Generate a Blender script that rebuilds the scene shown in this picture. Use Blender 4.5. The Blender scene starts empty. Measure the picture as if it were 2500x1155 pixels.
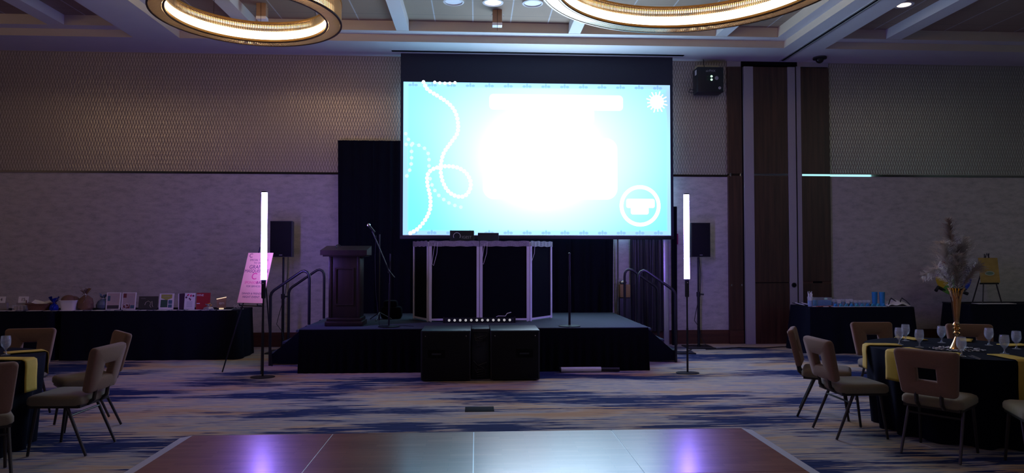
import bpy, bmesh, math, random
from mathutils import Vector, Matrix
R = math.radians
random.seed(7)
SC = bpy.context.scene
COL = SC.collection

# ------------------------------------------------------------------ camera
cam_d = bpy.data.cameras.new('camera'); cam = bpy.data.objects.new('camera', cam_d); COL.objects.link(cam)
cam_d.sensor_width = 36.0; cam_d.lens = 36.0 * 1650 / 2500
cam_d.clip_start = 0.05; cam_d.clip_end = 200
cam.location = (0, 0, 1.62); cam.rotation_euler = (R(91.64), 0, R(-3.03))
SC.camera = cam
# ------------------------------------------------------------------ world, exposure
W_ = bpy.data.worlds.new('world'); SC.world = W_; W_.use_nodes = True
W_.node_tree.nodes['Background'].inputs[0].default_value = (0.5, 0.5, 0.8, 1)
W_.node_tree.nodes['Background'].inputs[1].default_value = 0.0
SC.view_settings.view_transform = 'Standard'; SC.view_settings.look = 'None'
SC.view_settings.exposure = 0.0; SC.view_settings.gamma = 1.0; SC.view_settings.use_curve_mapping = False
SC.cycles.max_bounces = 6; SC.cycles.diffuse_bounces = 4; SC.cycles.glossy_bounces = 3
SC.cycles.transmission_bounces = 6; SC.cycles.transparent_max_bounces = 10
SC.cycles.sample_clamp_indirect = 3.0; SC.cycles.caustics_refractive = False
SC.cycles.use_denoising = True
TUBE_E = 85.0; RING_E = 9.5; RING_IN = 6.5
def lamp(name, kind, loc, power, color, size=0.2, rot=(0, 0, 0), sy=None, spot=None):
    d = bpy.data.lights.new(name, kind); d.energy = power; d.color = color
    if kind == 'AREA':
        d.size = size
        if sy: d.shape = 'RECTANGLE'; d.size_y = sy
    else: d.shadow_soft_size = size
    if spot: d.spot_size = R(spot); d.spot_blend = 0.6
    o = bpy.data.objects.new(name, d); COL.objects.link(o); o.location = loc; o.rotation_euler = rot
    return o

# ------------------------------------------------------------------ materials
def new_mat(name):
    m = bpy.data.materials.new(name); m.use_nodes = True
    nt = m.node_tree; b = nt.nodes['Principled BSDF']
    return m, nt, b
def nd(nt, t, **kw):
    n = nt.nodes.new(t)
    for k, v in kw.items(): setattr(n, k, v)
    return n
def put(nt, sock, v):
    if v is None: return
    if isinstance(v, bpy.types.NodeSocket): nt.links.new(v, sock)
    else:
        if hasattr(sock.default_value, '__len__') and not hasattr(v, '__len__'): v = [v] * len(sock.default_value)
        if hasattr(v, '__len__') and len(v) == 3 and len(sock.default_value) == 4: v = (*v, 1)
        sock.default_value = v
def mth(nt, op, a, b=None, c=None):
    n = nd(nt, 'ShaderNodeMath', operation=op)
    for s, v in zip(n.inputs, (a, b, c)): put(nt, s, v)
    return n.outputs[0]
def vmt(nt, op, a, b=None):
    n = nd(nt, 'ShaderNodeVectorMath', operation=op)
    put(nt, n.inputs[0], a)
    if b is not None: put(nt, n.inputs[1], b)
    return n.outputs['Value'] if op in ('LENGTH', 'DOT_PRODUCT', 'DISTANCE') else n.outputs[0]
def mrange(nt, v, a, b, c=0.0, d=1.0, smooth=False):
    n = nd(nt, 'ShaderNodeMapRange'); n.interpolation_type = 'SMOOTHSTEP' if smooth else 'LINEAR'
    for s, x in zip(n.inputs, (v, a, b, c, d)): put(nt, s, x)
    return n.outputs[0]
def mixc(nt, f, a, b):
    n = nd(nt, 'ShaderNodeMix', data_type='RGBA'); put(nt, n.inputs[0], f); put(nt, n.inputs[6], a); put(nt, n.inputs[7], b)
    return n.outputs[2]
def objco(nt, scale=(1, 1, 1), loc=(0, 0, 0), rot=(0, 0, 0)):
    t = nd(nt, 'ShaderNodeTexCoord'); m = nd(nt, 'ShaderNodeMapping')
    nt.links.new(t.outputs['Object'], m.inputs[0])
    m.inputs[1].default_value = loc; m.inputs[2].default_value = rot; m.inputs[3].default_value = scale
    return m.outputs[0]
def noise(nt, vec, scale=5, detail=3, rough=0.5):
    n = nd(nt, 'ShaderNodeTexNoise'); put(nt, n.inputs['Vector'], vec)
    n.inputs['Scale'].default_value = scale; n.inputs['Detail'].default_value = detail; n.inputs['Roughness'].default_value = rough
    return n.outputs['Fac']
def ramp(nt, fac, stops, const=False):
    n = nd(nt, 'ShaderNodeValToRGB'); put(nt, n.inputs[0], fac); cr = n.color_ramp
    if const: cr.interpolation = 'CONSTANT'
    while len(cr.elements) < len(stops): cr.elements.new(0.5)
    for e, (p, c) in zip(cr.elements, stops): e.position = p; e.color = (*c, 1)
    return n.outputs[0]
def bump(nt, b, h, strength=0.3, dist=0.01):
    n = nd(nt, 'ShaderNodeBump'); put(nt, n.inputs['Height'], h)
    n.inputs['Strength'].default_value = strength; n.inputs['Distance'].default_value = dist
    nt.links.new(n.outputs[0], b.inputs['Normal'])
def simple(name, col, rough=0.5, metal=0.0, spec=0.5, var=0.12, nscale=14, bumpy=0.0, emit=None, es=0, stretch=(1, 1, 1), trans=0, alpha=1, sheen=0):
    m, nt, b = new_mat(name)
    if var > 0:
        f = noise(nt, objco(nt, stretch), nscale, 3)
        c0 = tuple(max(0, c * (1 - var)) for c in col); c1 = tuple(min(1, c * (1 + var)) for c in col)
        put(nt, b.inputs['Base Color'], mixc(nt, f, c0, c1))
        if bumpy: bump(nt, b, f, bumpy, 0.01)
    else: put(nt, b.inputs['Base Color'], col)
    b.inputs['Roughness'].default_value = rough; b.inputs['Metallic'].default_value = metal
    b.inputs['Specular IOR Level'].default_value = spec
    b.inputs['Transmission Weight'].default_value = trans; b.inputs['Alpha'].default_value = alpha
    b.inputs['Sheen Weight'].default_value = sheen
    if emit: put(nt, b.inputs['Emission Color'], emit); b.inputs['Emission Strength'].default_value = es
    return m
def smat(n, c, r=.5, **k): return simple(n, c, r, var=k.pop('var', .05), **k)
def emitter(name, col, s):
    m = bpy.data.materials.new(name); m.use_nodes = True; nt = m.node_tree; nt.nodes.clear()
    e = nd(nt, 'ShaderNodeEmission'); e.inputs[0].default_value = (*col, 1); e.inputs[1].default_value = s
    o = nd(nt, 'ShaderNodeOutputMaterial'); nt.links.new(e.outputs[0], o.inputs[0]); return m

def carpet_mat():
    m, nt, b = new_mat('carpet')
    big = noise(nt, objco(nt, (0.42, 1.25, 1), (3.1, 1.2, 0)), 1.0, 3, 0.55)
    st = noise(nt, objco(nt, (0.9, 15, 1)), 1.0, 4, 0.7)
    st2 = noise(nt, objco(nt, (2.2, 60, 1), (4, 0, 0)), 1.0, 2, 0.6)
    big2 = noise(nt, objco(nt, (0.5, 1.9, 1), (9.1, 5.2, 0)), 1.0, 3, 0.55)
    a = mth(nt, 'ADD', big, mth(nt, 'MULTIPLY', mth(nt, 'SUBTRACT', st, 0.5), 0.62))
    a = mth(nt, 'ADD', a, mth(nt, 'MULTIPLY', mth(nt, 'SUBTRACT', st2, 0.5), 0.30))
    c = mth(nt, 'ADD', big2, mth(nt, 'MULTIPLY', mth(nt, 'ADD', mth(nt, 'SUBTRACT', st2, 0.5), mth(nt, 'SUBTRACT', st, 0.5)), 0.45))
    base = ramp(nt, c, [(0.34, (0.58, 0.35, 0.19)), (0.44, (0.64, 0.50, 0.36)), (0.50, (0.25, 0.27, 0.35)), (0.55, (0.60, 0.48, 0.36)), (0.68, (0.60, 0.37, 0.20))])
    navy = ramp(nt, st2, [(0.35, (0.012, 0.02, 0.075)), (0.65, (0.03, 0.045, 0.15))])
    f = mrange(nt, a, 0.53, 0.54)
    col = mixc(nt, f, base, navy)
    f2 = mrange(nt, a, 0.50, 0.54)
    mid = mixc(nt, mth(nt, 'MULTIPLY', f2, 0.55), base, (0.16, 0.19, 0.30))
    col = mixc(nt, f, mid, navy)
    g = noise(nt, objco(nt), 260, 2)
    col = mixc(nt, mth(nt, 'MULTIPLY', g, 0.35), col, (0.02, 0.02, 0.03))
    put(nt, b.inputs['Base Color'], col); b.inputs['Roughness'].default_value = 0.95; b.inputs['Specular IOR Level'].default_value = 0.1
    bump(nt, b, g, 0.5, 0.004); return m
def paper_upper():
    # metallic ogee lattice wallpaper
    m, nt, b = new_mat('lattice_wallpaper')
    t = nd(nt, 'ShaderNodeTexCoord'); s = nd(nt, 'ShaderNodeSeparateXYZ'); nt.links.new(t.outputs['Object'], s.inputs[0])
    x = mth(nt, 'MULTIPLY', s.outputs[0], math.pi / 0.05); z = mth(nt, 'MULTIPLY', s.outputs[2], math.pi / 0.16)
    wz = mth(nt, 'MULTIPLY', mth(nt, 'SINE', mth(nt, 'MULTIPLY', z, 2)), 0.3)
    a = mth(nt, 'ABSOLUTE', mth(nt, 'SINE', mth(nt, 'ADD', mth(nt, 'ADD', x, z), wz)))
    c = mth(nt, 'ABSOLUTE', mth(nt, 'SINE', mth(nt, 'ADD', mth(nt, 'SUBTRACT', x, z), wz)))
    l = mth(nt, 'MINIMUM', a, c)
    f = mrange(nt, l, 0.12, 0.5)
    n1 = noise(nt, objco(nt, (0.7, 1, 9)), 2.0, 3)
    n2 = noise(nt, objco(nt, (6, 1, 1.2), (2, 0, 0)), 1.0, 2)
    rough = mth(nt, 'ADD', mrange(nt, f, 0, 1, 0.50, 0.25), mth(nt, 'MULTIPLY', n1, 0.14))
    col = mixc(nt, f, (0.20, 0.17, 0.155), (0.50, 0.44, 0.41))
    col = mixc(nt, mth(nt, 'MULTIPLY', n2, 0.3), col, (0.32, 0.27, 0.25))
    put(nt, b.inputs['Base Color'], col); put(nt, b.inputs['Roughness'], rough)
    b.inputs['Metallic'].default_value = 0.5; b.inputs['Specular IOR Level'].default_value = 0.5
    bump(nt, b, l, 0.35, 0.006); return m
def paper_lower():
    m, nt, b = new_mat('woven_wallpaper')
    f = noise(nt, objco(nt, (6, 1, 15)), 1.0, 4, 0.6); g = noise(nt, objco(nt, (40, 1, 160)), 1.0, 2, 0.5)
    k = mth(nt, 'ADD', mth(nt, 'MULTIPLY', f, 0.7), mth(nt, 'MULTIPLY', g, 0.3))
    put(nt, b.inputs['Base Color'], ramp(nt, k, [(0.30, (0.33, 0.315, 0.31)), (0.5, (0.46, 0.43, 0.425)), (0.70, (0.54, 0.51, 0.50))]))
    b.inputs['Roughness'].default_value = 0.75; b.inputs['Specular IOR Level'].default_value = 0.3
    bump(nt, b, k, 0.35, 0.01); return m
def wood(name, c0, c1, rough, scale=(8, 8, 0.6), spec=0.5):
    m, nt, b = new_mat(name)
    f = noise(nt, objco(nt, scale), 1.6, 5, 0.6)
    put(nt, b.inputs['Base Color'], ramp(nt, f, [(0.3, c0), (0.7, c1)]))
    b.inputs['Roughness'].default_value = rough; b.inputs['Specular IOR Level'].default_value = spec; return m
def dance_mat():
    m, nt, b = new_mat('dance_floor_wood')
    co = objco(nt)
    br = nd(nt, 'ShaderNodeTexBrick'); nt.links.new(co, br.inputs[0])
    br.inputs['Color1'].default_value = (0.24, 0.085, 0.04, 1); br.inputs['Color2'].default_value = (0.36, 0.15, 0.075, 1)
    br.inputs['Mortar'].default_value = (0.10, 0.045, 0.025, 1); br.inputs['Scale'].default_value = 1.0
    br.inputs['Mortar Size'].default_value = 0.0012; br.inputs['Brick Width'].default_value = 0.42; br.inputs['Row Height'].default_value = 0.062
    br.inputs['Bias'].default_value = -0.1
    g = noise(nt, objco(nt, (3, 45, 1)), 1.0, 4)
    put(nt, b.inputs['Base Color'], mixc(nt, mth(nt, 'MULTIPLY', g, 0.45), br.outputs[0], (0.10, 0.045, 0.025)))
    put(nt, b.inputs['Roughness'], mrange(nt, g, 0.3, 0.7, 0.30, 0.34))
    b.inputs['Specular IOR Level'].default_value = 0.6; b.inputs['Coat Weight'].default_value = 0.42; b.inputs['Coat Roughness'].default_value = 0.2
    bump(nt, b, noise(nt, objco(nt, (2, 5, 1)), 3, 2), 0.08, 0.01); return m
def glitter_mat():
    m, nt, b = new_mat('glitter_fabric')
    v = nd(nt, 'ShaderNodeTexVoronoi'); v.inputs['Scale'].default_value = 160
    nt.links.new(objco(nt), v.inputs['Vector'])
    put(nt, b.inputs['Base Color'], ramp(nt, v.outputs['Distance'], [(0.1, (0.75, 0.72, 0.75)), (0.6, (0.28, 0.26, 0.30))]))
    b.inputs['Metallic'].default_value = 0.6; b.inputs['Roughness'].default_value = 0.35
    bump(nt, b, v.outputs['Distance'], 0.8, 0.01); return m
def screen_mat():
    m = bpy.data.materials.new('projected_slide'); m.use_nodes = True; nt = m.node_tree; nt.nodes.clear()
    t = nd(nt, 'ShaderNodeTexCoord'); s = nd(nt, 'ShaderNodeSeparateXYZ'); nt.links.new(t.outputs['Object'], s.inputs[0])
    K = 0.00742                                     # metres per slide unit; slide is 652 x 370 units
    x = mth(nt, 'DIVIDE', s.outputs[0], K); z = mth(nt, 'DIVIDE', s.outputs[2], K)
    c = nd(nt, 'ShaderNodeCombineXYZ'); nt.links.new(x, c.inputs[0]); nt.links.new(z, c.inputs[1]); p = c.outputs[0]
    def rbox(cx, cz, hx, hz, r, soft):
        q = vmt(nt, 'MAXIMUM', vmt(nt, 'SUBTRACT', vmt(nt, 'ABSOLUTE', vmt(nt, 'SUBTRACT', p, (cx, cz, 0))), (hx - r, hz - r, 0)), (0, 0, 0))
        return mrange(nt, vmt(nt, 'LENGTH', q), r - soft, r + soft, 1, 0, True)
    def glow(cx, cz, sx, sz, a, b_):
        q = vmt(nt, 'MULTIPLY', vmt(nt, 'SUBTRACT', p, (cx, cz, 0)), (1 / sx, 1 / sz, 0))
        return mrange(nt, vmt(nt, 'LENGTH', q), a, b_, 1, 0, True)
    mx = lambda a, b_: mth(nt, 'MAXIMUM', a, b_)
    # slide units from the lower left corner
    cyan = mixc(nt, mrange(nt, z, 0, 370), (0.24, 1.15, 2.0), (0.38, 1.9, 3.0))
    cyan = mixc(nt, glow(70, 120, 150, 190, 0, 1), cyan, (0.17, 0.82, 1.3))
    cyan = mixc(nt, glow(640, 330, 130, 100, 0, 1), cyan, (0.40, 0.70, 1.6))
    cyan = mixc(nt, glow(600, 60, 170, 110, 0, 1), cyan, (0.28, 0.95, 1.8))
    soft = glow(340, 190, 400, 330, 0.0, 1.0)
    col = mixc(nt, soft, cyan, (1.25, 3.0, 4.2))
    wh = mth(nt, 'POWER', glow(335, 190, 290, 250, 0.0, 1.0), 6.0)
    wh = mx(wh, rbox(356, 162, 161, 72, 24, 4)); wh = mx(wh, rbox(371, 324, 160, 15, 6, 5)); wh = mx(wh, rbox(375, 292, 82, 17, 8, 8))
    d = vmt(nt, 'LENGTH', vmt(nt, 'SUBTRACT', p, (576, 72, 0)))
    ring = mrange(nt, mth(nt, 'ABSOLUTE', mth(nt, 'SUBTRACT', d, 46)), 2.5, 5, 1, 0, True)
    wh = mx(wh, ring); wh = mx(wh, rbox(577, 78, 33, 9, 3, 3)); wh = mx(wh, rbox(575, 63, 20, 10, 3, 3))
    # pale border with a row of three lobed motifs
    edge = mx(mrange(nt, z, 356, 361), mx(mrange(nt, z, 13, 9), mx(mrange(nt, x, 14, 9), mrange(nt, x, 640, 645))))
    col = mixc(nt, mth(nt, 'MULTIPLY', edge, 0.75), col, (0.50, 0.74, 1.1))
    def motif(zc, sgn):
        u = mth(nt, 'SUBTRACT', mth(nt, 'MULTIPLY', mth(nt, 'FRACT', mth(nt, 'DIVIDE', x, 46)), 46), 23)
        out = None
        for ox, oz, rx, rz in ((0, 0, 2.6, 6), (-7, -2 * sgn, 4.5, 3.4), (7, -2 * sgn, 4.5, 3.4)):
            q = nd(nt, 'ShaderNodeCombineXYZ'); nt.links.new(mth(nt, 'DIVIDE', mth(nt, 'SUBTRACT', u, ox), rx), q.inputs[0])
            nt.links.new(mth(nt, 'DIVIDE', mth(nt, 'SUBTRACT', z, zc + oz), rz), q.inputs[1])
            e = mrange(nt, vmt(nt, 'LENGTH', q.outputs[0]), 0.8, 1.1, 1, 0)
            out = e if out is None else mx(out, e)
        return out
    mo = mx(motif(364, 1), motif(7, 1))
    col = mixc(nt, mth(nt, 'MULTIPLY', mo, 0.55), col, (0.20, 0.42, 0.70))
    col = mixc(nt, wh, col, (9, 11.5, 14.5))
    e = nd(nt, 'ShaderNodeEmission'); nt.links.new(col, e.inputs[0]); e.inputs[1].default_value = 1.0
    o = nd(nt, 'ShaderNodeOutputMaterial'); nt.links.new(e.outputs[0], o.inputs[0]); return m
def crystal_mat():
    m = bpy.data.materials.new('crystal_rods'); m.use_nodes = True; nt = m.node_tree; nt.nodes.clear()
    tr = nd(nt, 'ShaderNodeBsdfTranslucent'); tr.inputs[0].default_value = (0.50, 0.45, 0.38, 1)
    gl = nd(nt, 'ShaderNodeBsdfGlossy'); gl.inputs[0].default_value = (0.95, 0.85, 0.7, 1); gl.inputs[1].default_value = 0.12
    df = nd(nt, 'ShaderNodeBsdfDiffuse'); df.inputs[0].default_value = (0.34, 0.30, 0.25, 1)
    a = nd(nt, 'ShaderNodeMixShader'); a.inputs[0].default_value = 0.4; nt.links.new(tr.outputs[0], a.inputs[1]); nt.links.new(df.outputs[0], a.inputs[2])
    c = nd(nt, 'ShaderNodeMixShader'); c.inputs[0].default_value = 0.3; nt.links.new(a.outputs[0], c.inputs[1]); nt.links.new(gl.outputs[0], c.inputs[2])
    o = nd(nt, 'ShaderNodeOutputMaterial'); nt.links.new(c.outputs[0], o.inputs[0]); return m

M = {}
M['carpet'] = carpet_mat(); M['paper_up'] = paper_upper(); M['paper_low'] = paper_lower()
M['plaster'] = simple('ceiling_plaster', (0.58, 0.58, 0.60), 0.7, var=0.04, nscale=3)
M['cream'] = simple('cream_coffer_paint', (0.60, 0.52, 0.42), 0.6, var=0.05, nscale=4)
M['wood_panel'] = wood('dark_wood_panel', (0.030, 0.012, 0.008), (0.080, 0.034, 0.022), 0.42, (9, 9, 0.5))
M['wood_base'] = wood('baseboard_wood', (0.05, 0.018, 0.012), (0.10, 0.036, 0.022), 0.45, (0.5, 9, 9))
M['panel_grey'] = simple('grey_laminate', (0.34, 0.32, 0.35), 0.55, var=0.03)
M['bronze'] = simple('polished_bronze_strip', (0.30, 0.25, 0.22), 0.06, 1.0, var=0.05)
M['mirror'] = simple('mirror_strip', (0.85, 0.87, 0.9), 0.03, 1.0, var=0.0)
M['slot'] = simple('dark_slot', (0.006, 0.006, 0.008), 0.9, spec=0.1, var=0.1)
M['dance'] = dance_mat()
M['alu'] = simple('brushed_aluminium', (0.62, 0.62, 0.64), 0.35, 0.7, var=0.1, stretch=(2, 60, 2))
M['blackcloth'] = simple('black_polyester', (0.003, 0.003, 0.007), 0.9, spec=0.1, var=0.3, nscale=30)
M['navycloth'] = simple('navy_black_linen', (0.004, 0.005, 0.013), 0.85, spec=0.12, var=0.3, nscale=30)
M['drape'] = simple('black_velour_drape', (0.003, 0.004, 0.010), 0.85, spec=0.12, var=0.3, nscale=12)  # blue tint puts the screen's reflections into the black base colour
M['satin'] = simple('black_satin_pleats', (0.03, 0.03, 0.04), 0.35, spec=0.6, var=0.2)
M['deck'] = simple('stage_deck_carpet', (0.045, 0.055, 0.075), 0.85, spec=0.2, var=0.25, nscale=60, bumpy=0.2)
M['blk'] = simple('black_plastic', (0.010, 0.011, 0.018), 0.5, var=0.15)
M['blkgrille'] = simple('black_grille', (0.009, 0.009, 0.013), 0.8, spec=.2, var=0.3, nscale=200)
M['blkmetal'] = simple('black_steel', (0.02, 0.02, 0.024), 0.35, 0.4, var=0.1)
M['darkmetal'] = simple('bronze_chair_steel', (0.035, 0.03, 0.028), 0.4, 0.4, var=0.1)
M['upback'] = simple('brown_back_fabric', (0.23, 0.135, 0.095), 0.9, spec=0.15, var=0.12, nscale=90, sheen=0.1)
M['upseat'] = simple('beige_seat_fabric', (0.22, 0.18, 0.12), 0.9, spec=0.15, var=0.12, nscale=90, sheen=0.1)
M['napkin'] = simple('gold_napkin', (0.62, 0.42, 0.07), 0.75, spec=0.3, var=0.1, nscale=40)
M['gold'] = simple('gold_metal', (0.85, 0.52, 0.25), 0.14, 1.0, var=0.04)
M['goldrail'] = simple('gold_rail', (0.72, 0.42, 0.14), 0.28, 1.0, var=0.06)
M['darkrail'] = simple('dark_bronze_rail', (0.05, 0.03, 0.02), 0.3, 0.8, var=0.1)
M['crystal'] = crystal_mat()
M['ringlight'] = emitter('warm_led_band', (1.0, 0.72, 0.42), RING_E); M['ringinner'] = emitter('warm_inner_strip', (1.0, 0.72, 0.42), RING_IN)
M['tube'] = emitter('violet_led_tube', (0.29, 0.18, 1.0), TUBE_E)
M['tubeoff'] = simple('white_tube_diffuser', (0.8, 0.78, 0.85), 0.4, var=0.03)
M['silver'] = simple('white_frame_metal', (0.85, 0.82, 0.9), 0.4, 0.0, var=0.05)
M['glitter'] = glitter_mat()
M['scrim'] = simple('black_scrim', (0.004, 0.005, 0.009), 0.9, spec=0.1, var=0.2)
M['lectern'] = wood('lectern_wood', (0.012, 0.006, 0.006), (0.03, 0.013, 0.011), 0.38, (7, 7, 0.8))
M['screen'] = screen_mat(); M['bead'] = emitter('slide_beads', (2.6, 2.7, 2.8), 1.0); M['bluebead'] = emitter('slide_pale_beads', (0.78, 1.8, 2.0), 1.0)
M['caseblack'] = simple('screen_masking', (0.012, 0.018, 0.045), 0.6, var=0.05)  # black cloth; the screen's stray light is painted in as blue
def glass_mat():
    m, nt, b = new_mat('clear_glass')
    b.inputs['Base Color'].default_value = (0.9, 0.93, 1, 1); b.inputs['Roughness'].default_value = 0.03
    b.inputs['Alpha'].default_value = 0.22; b.inputs['Specular IOR Level'].default_value = 1.0; b.inputs['IOR'].default_value = 1.6
    b.inputs['Metallic'].default_value = 0.25
    return m
M['glass'] = glass_mat()
M['ice'] = simple('iced_water', (0.55, 0.58, 0.7), 0.2, spec=0.8, var=0.5, nscale=60, alpha=0.28)
M['chrome'] = simple('chrome', (0.8, 0.8, 0.85), 0.12, 1.0, var=0.02)
M['white'] = simple('white_card', (0.75, 0.72, 0.72), 0.6, var=0.04)
M['ink'] = simple('black_ink', (0.02, 0.02, 0.03), 0.6, var=0)
M['greyink'] = simple('grey_ink', (0.35, 0.35, 0.38), 0.6, var=0)

# ------------------------------------------------------------------ mesh helpers
class MB:
    def __init__(s): s.bm = bmesh.new()
    def box(s, cx, cy, cz, sx, sy, sz, rot=None, bevel=0):
        r = bmesh.ops.create_cube(s.bm, size=1.0); vs = r['verts']
        for v in vs: v.co = Vector((v.co.x * sx, v.co.y * sy, v.co.z * sz))
        if bevel:
            es = list({e for v in vs for e in v.link_edges})
            bv = bmesh.ops.bevel(s.bm, geom=es, offset=bevel, segments=2, profile=0.5, affect='EDGES')
            vs = list({v for f in bv['faces'] for v in f.verts} | {v for v in vs if v.is_valid})
        m = Matrix.Translation((cx, cy, cz)) @ (rot.to_4x4() if rot else Matrix.Identity(4))
        bmesh.ops.transform(s.bm, matrix=m, verts=vs); return s
    def b2(s, x0, x1, y0, y1, z0, z1, bevel=0):
        return s.box((x0 + x1) / 2, (y0 + y1) / 2, (z0 + z1) / 2, abs(x1 - x0), abs(y1 - y0), abs(z1 - z0), bevel=bevel)
    def bar(s, p, q, w, d=None, up=(0, 0, 1)):
        p, q = Vector(p), Vector(q); v = q - p
        if v.length < 1e-6: return s
        z = v.normalized(); x = Vector(up).cross(z)
        if x.length < 1e-4: x = Vector((1, 0, 0)).cross(z)
        x.normalize(); y = z.cross(x)
        return s.box(*((p + q) / 2), w, d or w, v.length, rot=Matrix((x, y, z)).transposed())
    def tube(s, pts, r, n=8, closed=False, caps=True):
        pts = [Vector(p) for p in pts]; rs = r if isinstance(r, (list, tuple)) else [r] * len(pts)
        rings = []; N = len(pts); px = None
        for i, p in enumerate(pts):
            a = pts[i - 1] if (i or closed) else p; b = pts[(i + 1) % N] if (i < N - 1 or closed) else p
            t = (b - a).normalized()
            if px is None:
                px = t.orthogonal().normalized()
            px = (px - t * px.dot(t)); px = px.normalized() if px.length > 1e-5 else t.orthogonal().normalized()
            py = t.cross(px)
            rings.append([s.bm.verts.new(p + (px * math.cos(2 * math.pi * k / n) + py * math.sin(2 * math.pi * k / n)) * rs[i]) for k in range(n)])
        for i in range(N if closed else N - 1):
            A, B = rings[i], rings[(i + 1) % N]
            for k in range(n): s.bm.faces.new((A[k], A[(k + 1) % n], B[(k + 1) % n], B[k]))
        if caps and not closed:
            s.bm.faces.new(rings[0][::-1]); s.bm.faces.new(rings[-1])
        return s
    def cyl(s, p, q, r, n=16, r2=None): return s.tube([p, q], [r, r if r2 is None else r2], n)
    def lathe(s, prof, c=(0, 0, 0), n=24, sx=1, sy=1):
        rings = []
        for r, z in prof:
            if r < 1e-5: rings.append([s.bm.verts.new((c[0], c[1], c[2] + z))])
            else: rings.append([s.bm.verts.new((c[0] + sx * r * math.cos(2 * math.pi * k / n), c[1] + sy * r * math.sin(2 * math.pi * k / n), c[2] + z)) for k in range(n)])
        for A, B in zip(rings, rings[1:]):
            for k in range(n):
                if len(A) == 1 and len(B) == 1: continue
                if len(A) == 1: s.bm.faces.new((A[0], B[(k + 1) % n], B[k]))
                elif len(B) == 1: s.bm.faces.new((A[k], A[(k + 1) % n], B[0]))
                else: s.bm.faces.new((A[k], A[(k + 1) % n], B[(k + 1) % n], B[k]))
        return s
    def prism(s, pts, d, axis='y', off=0):
        """extrude a polygon given in 2D: axis y -> (x,z), z -> (x,y), x -> (y,z)"""
        def P(a, b, t): return {'y': (a, t, b), 'z': (a, b, t), 'x': (t, a, b)}[axis]
        A = [s.bm.verts.new(P(a, b, off)) for a, b in pts]; B = [s.bm.verts.new(P(a, b, off + d)) for a, b in pts]
        n = len(pts); s.bm.faces.new(A[::-1]); s.bm.faces.new(B)
        for k in range(n): s.bm.faces.new((A[k], A[(k + 1) % n], B[(k + 1) % n], B[k]))
        return s
    def quad(s, *p): s.bm.faces.new([s.bm.verts.new(a) for a in p]); return s
    def grid(s, f, nu, nv, closed_u=False):
        g = [[s.bm.verts.new(f(i / nu, j / nv)) for j in range(nv + 1)] for i in range(nu if closed_u else nu + 1)]
        L = len(g)
        for i in range(nu):
            for j in range(nv): s.bm.faces.new((g[i][j], g[(i + 1) % L][j], g[(i + 1) % L][j + 1], g[i][j + 1]))
        return g
    def ball(s, c, r, sx=1, sy=1, sz=1, n=12):
        return s.lathe([(r * math.sin(math.pi * i / 8) , -r * sz * math.cos(math.pi * i / 8)) for i in range(9)], c, n, sx, sy)
    def build(s, name, mat, parent=None, loc=None, smooth=True, recalc=True, label=None, kind=None, rot=None, ang=35):
        bm = s.bm
        if recalc: bmesh.ops.recalc_face_normals(bm, faces=bm.faces[:])
        me = bpy.data.meshes.new(name); bm.to_mesh(me); bm.free(); me.materials.append(mat)
        if smooth:
            for p in me.polygons: p.use_smooth = True
            me.set_sharp_from_angle(angle=R(ang))
        o = bpy.data.objects.new(name, me); COL.objects.link(o)
        if parent: o.parent = parent
        if loc: o.location = loc
        if rot: o.rotation_euler = rot
        if label: o['label'] = label
        if kind: o['kind'] = kind
        return o
def tag(o, label, cat, group=None, kind=None):
    o['label'] = label; o['category'] = cat
    if group: o['group'] = group
    if kind: o['kind'] = kind
    return o
def thing(name, label, cat, loc=(0, 0, 0), rz=0, group=None):
    o = bpy.data.objects.new(name, None); COL.objects.link(o); o.location = loc; o.rotation_euler = (0, 0, rz)
    o.empty_display_size = 0.1
    return tag(o, label, cat, group)
def dup(root, loc, rz, label, group=None):
    r = root.copy(); COL.objects.link(r); r.location = loc; r.rotation_euler = (0, 0, rz); r['label'] = label
    if group: r['group'] = group
    for ch in list(root.children):
        c = ch.copy(); COL.objects.link(c); c.parent = r
        for g in list(ch.children):
            d = g.copy(); COL.objects.link(d); d.parent = c
    return r
def struct(name, mb, mat, **k):
    o = mb.build(name, mat, **k); o['kind'] = 'structure'; return o
def text(name, s, size, mat, parent, loc, rot=(R(90), 0, 0), align='CENTER', depth=0.0004, sx=1):
    c = bpy.data.curves.new('t', 'FONT'); c.body = s; c.size = size; c.extrude = depth; c.align_x = align; c.align_y = 'CENTER'
    t = bpy.data.objects.new('t', c); COL.objects.link(t); bpy.context.view_layer.update()
    me = bpy.data.meshes.new_from_object(t.evaluated_get(bpy.context.evaluated_depsgraph_get()))
    bpy.data.objects.remove(t); me.name = name; me.materials.clear(); me.materials.append(mat)
    o = bpy.data.objects.new(name, me); COL.objects.link(o); o.location = loc; o.rotation_euler = rot; o.scale = (sx, 1, 1)
    if parent: o.parent = parent
    return o
def rrect(x0, x1, y0, y1, r, n=6):
    out = []
    for cx, cy, a in ((x1 - r, y1 - r, 0), (x0 + r, y1 - r, 90), (x0 + r, y0 + r, 180), (x1 - r, y0 + r, 270)):
        for i in range(n + 1):
            t = R(a + 90 * i / n); out.append((cx + r * math.cos(t), cy + r * math.sin(t)))
    return out

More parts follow.
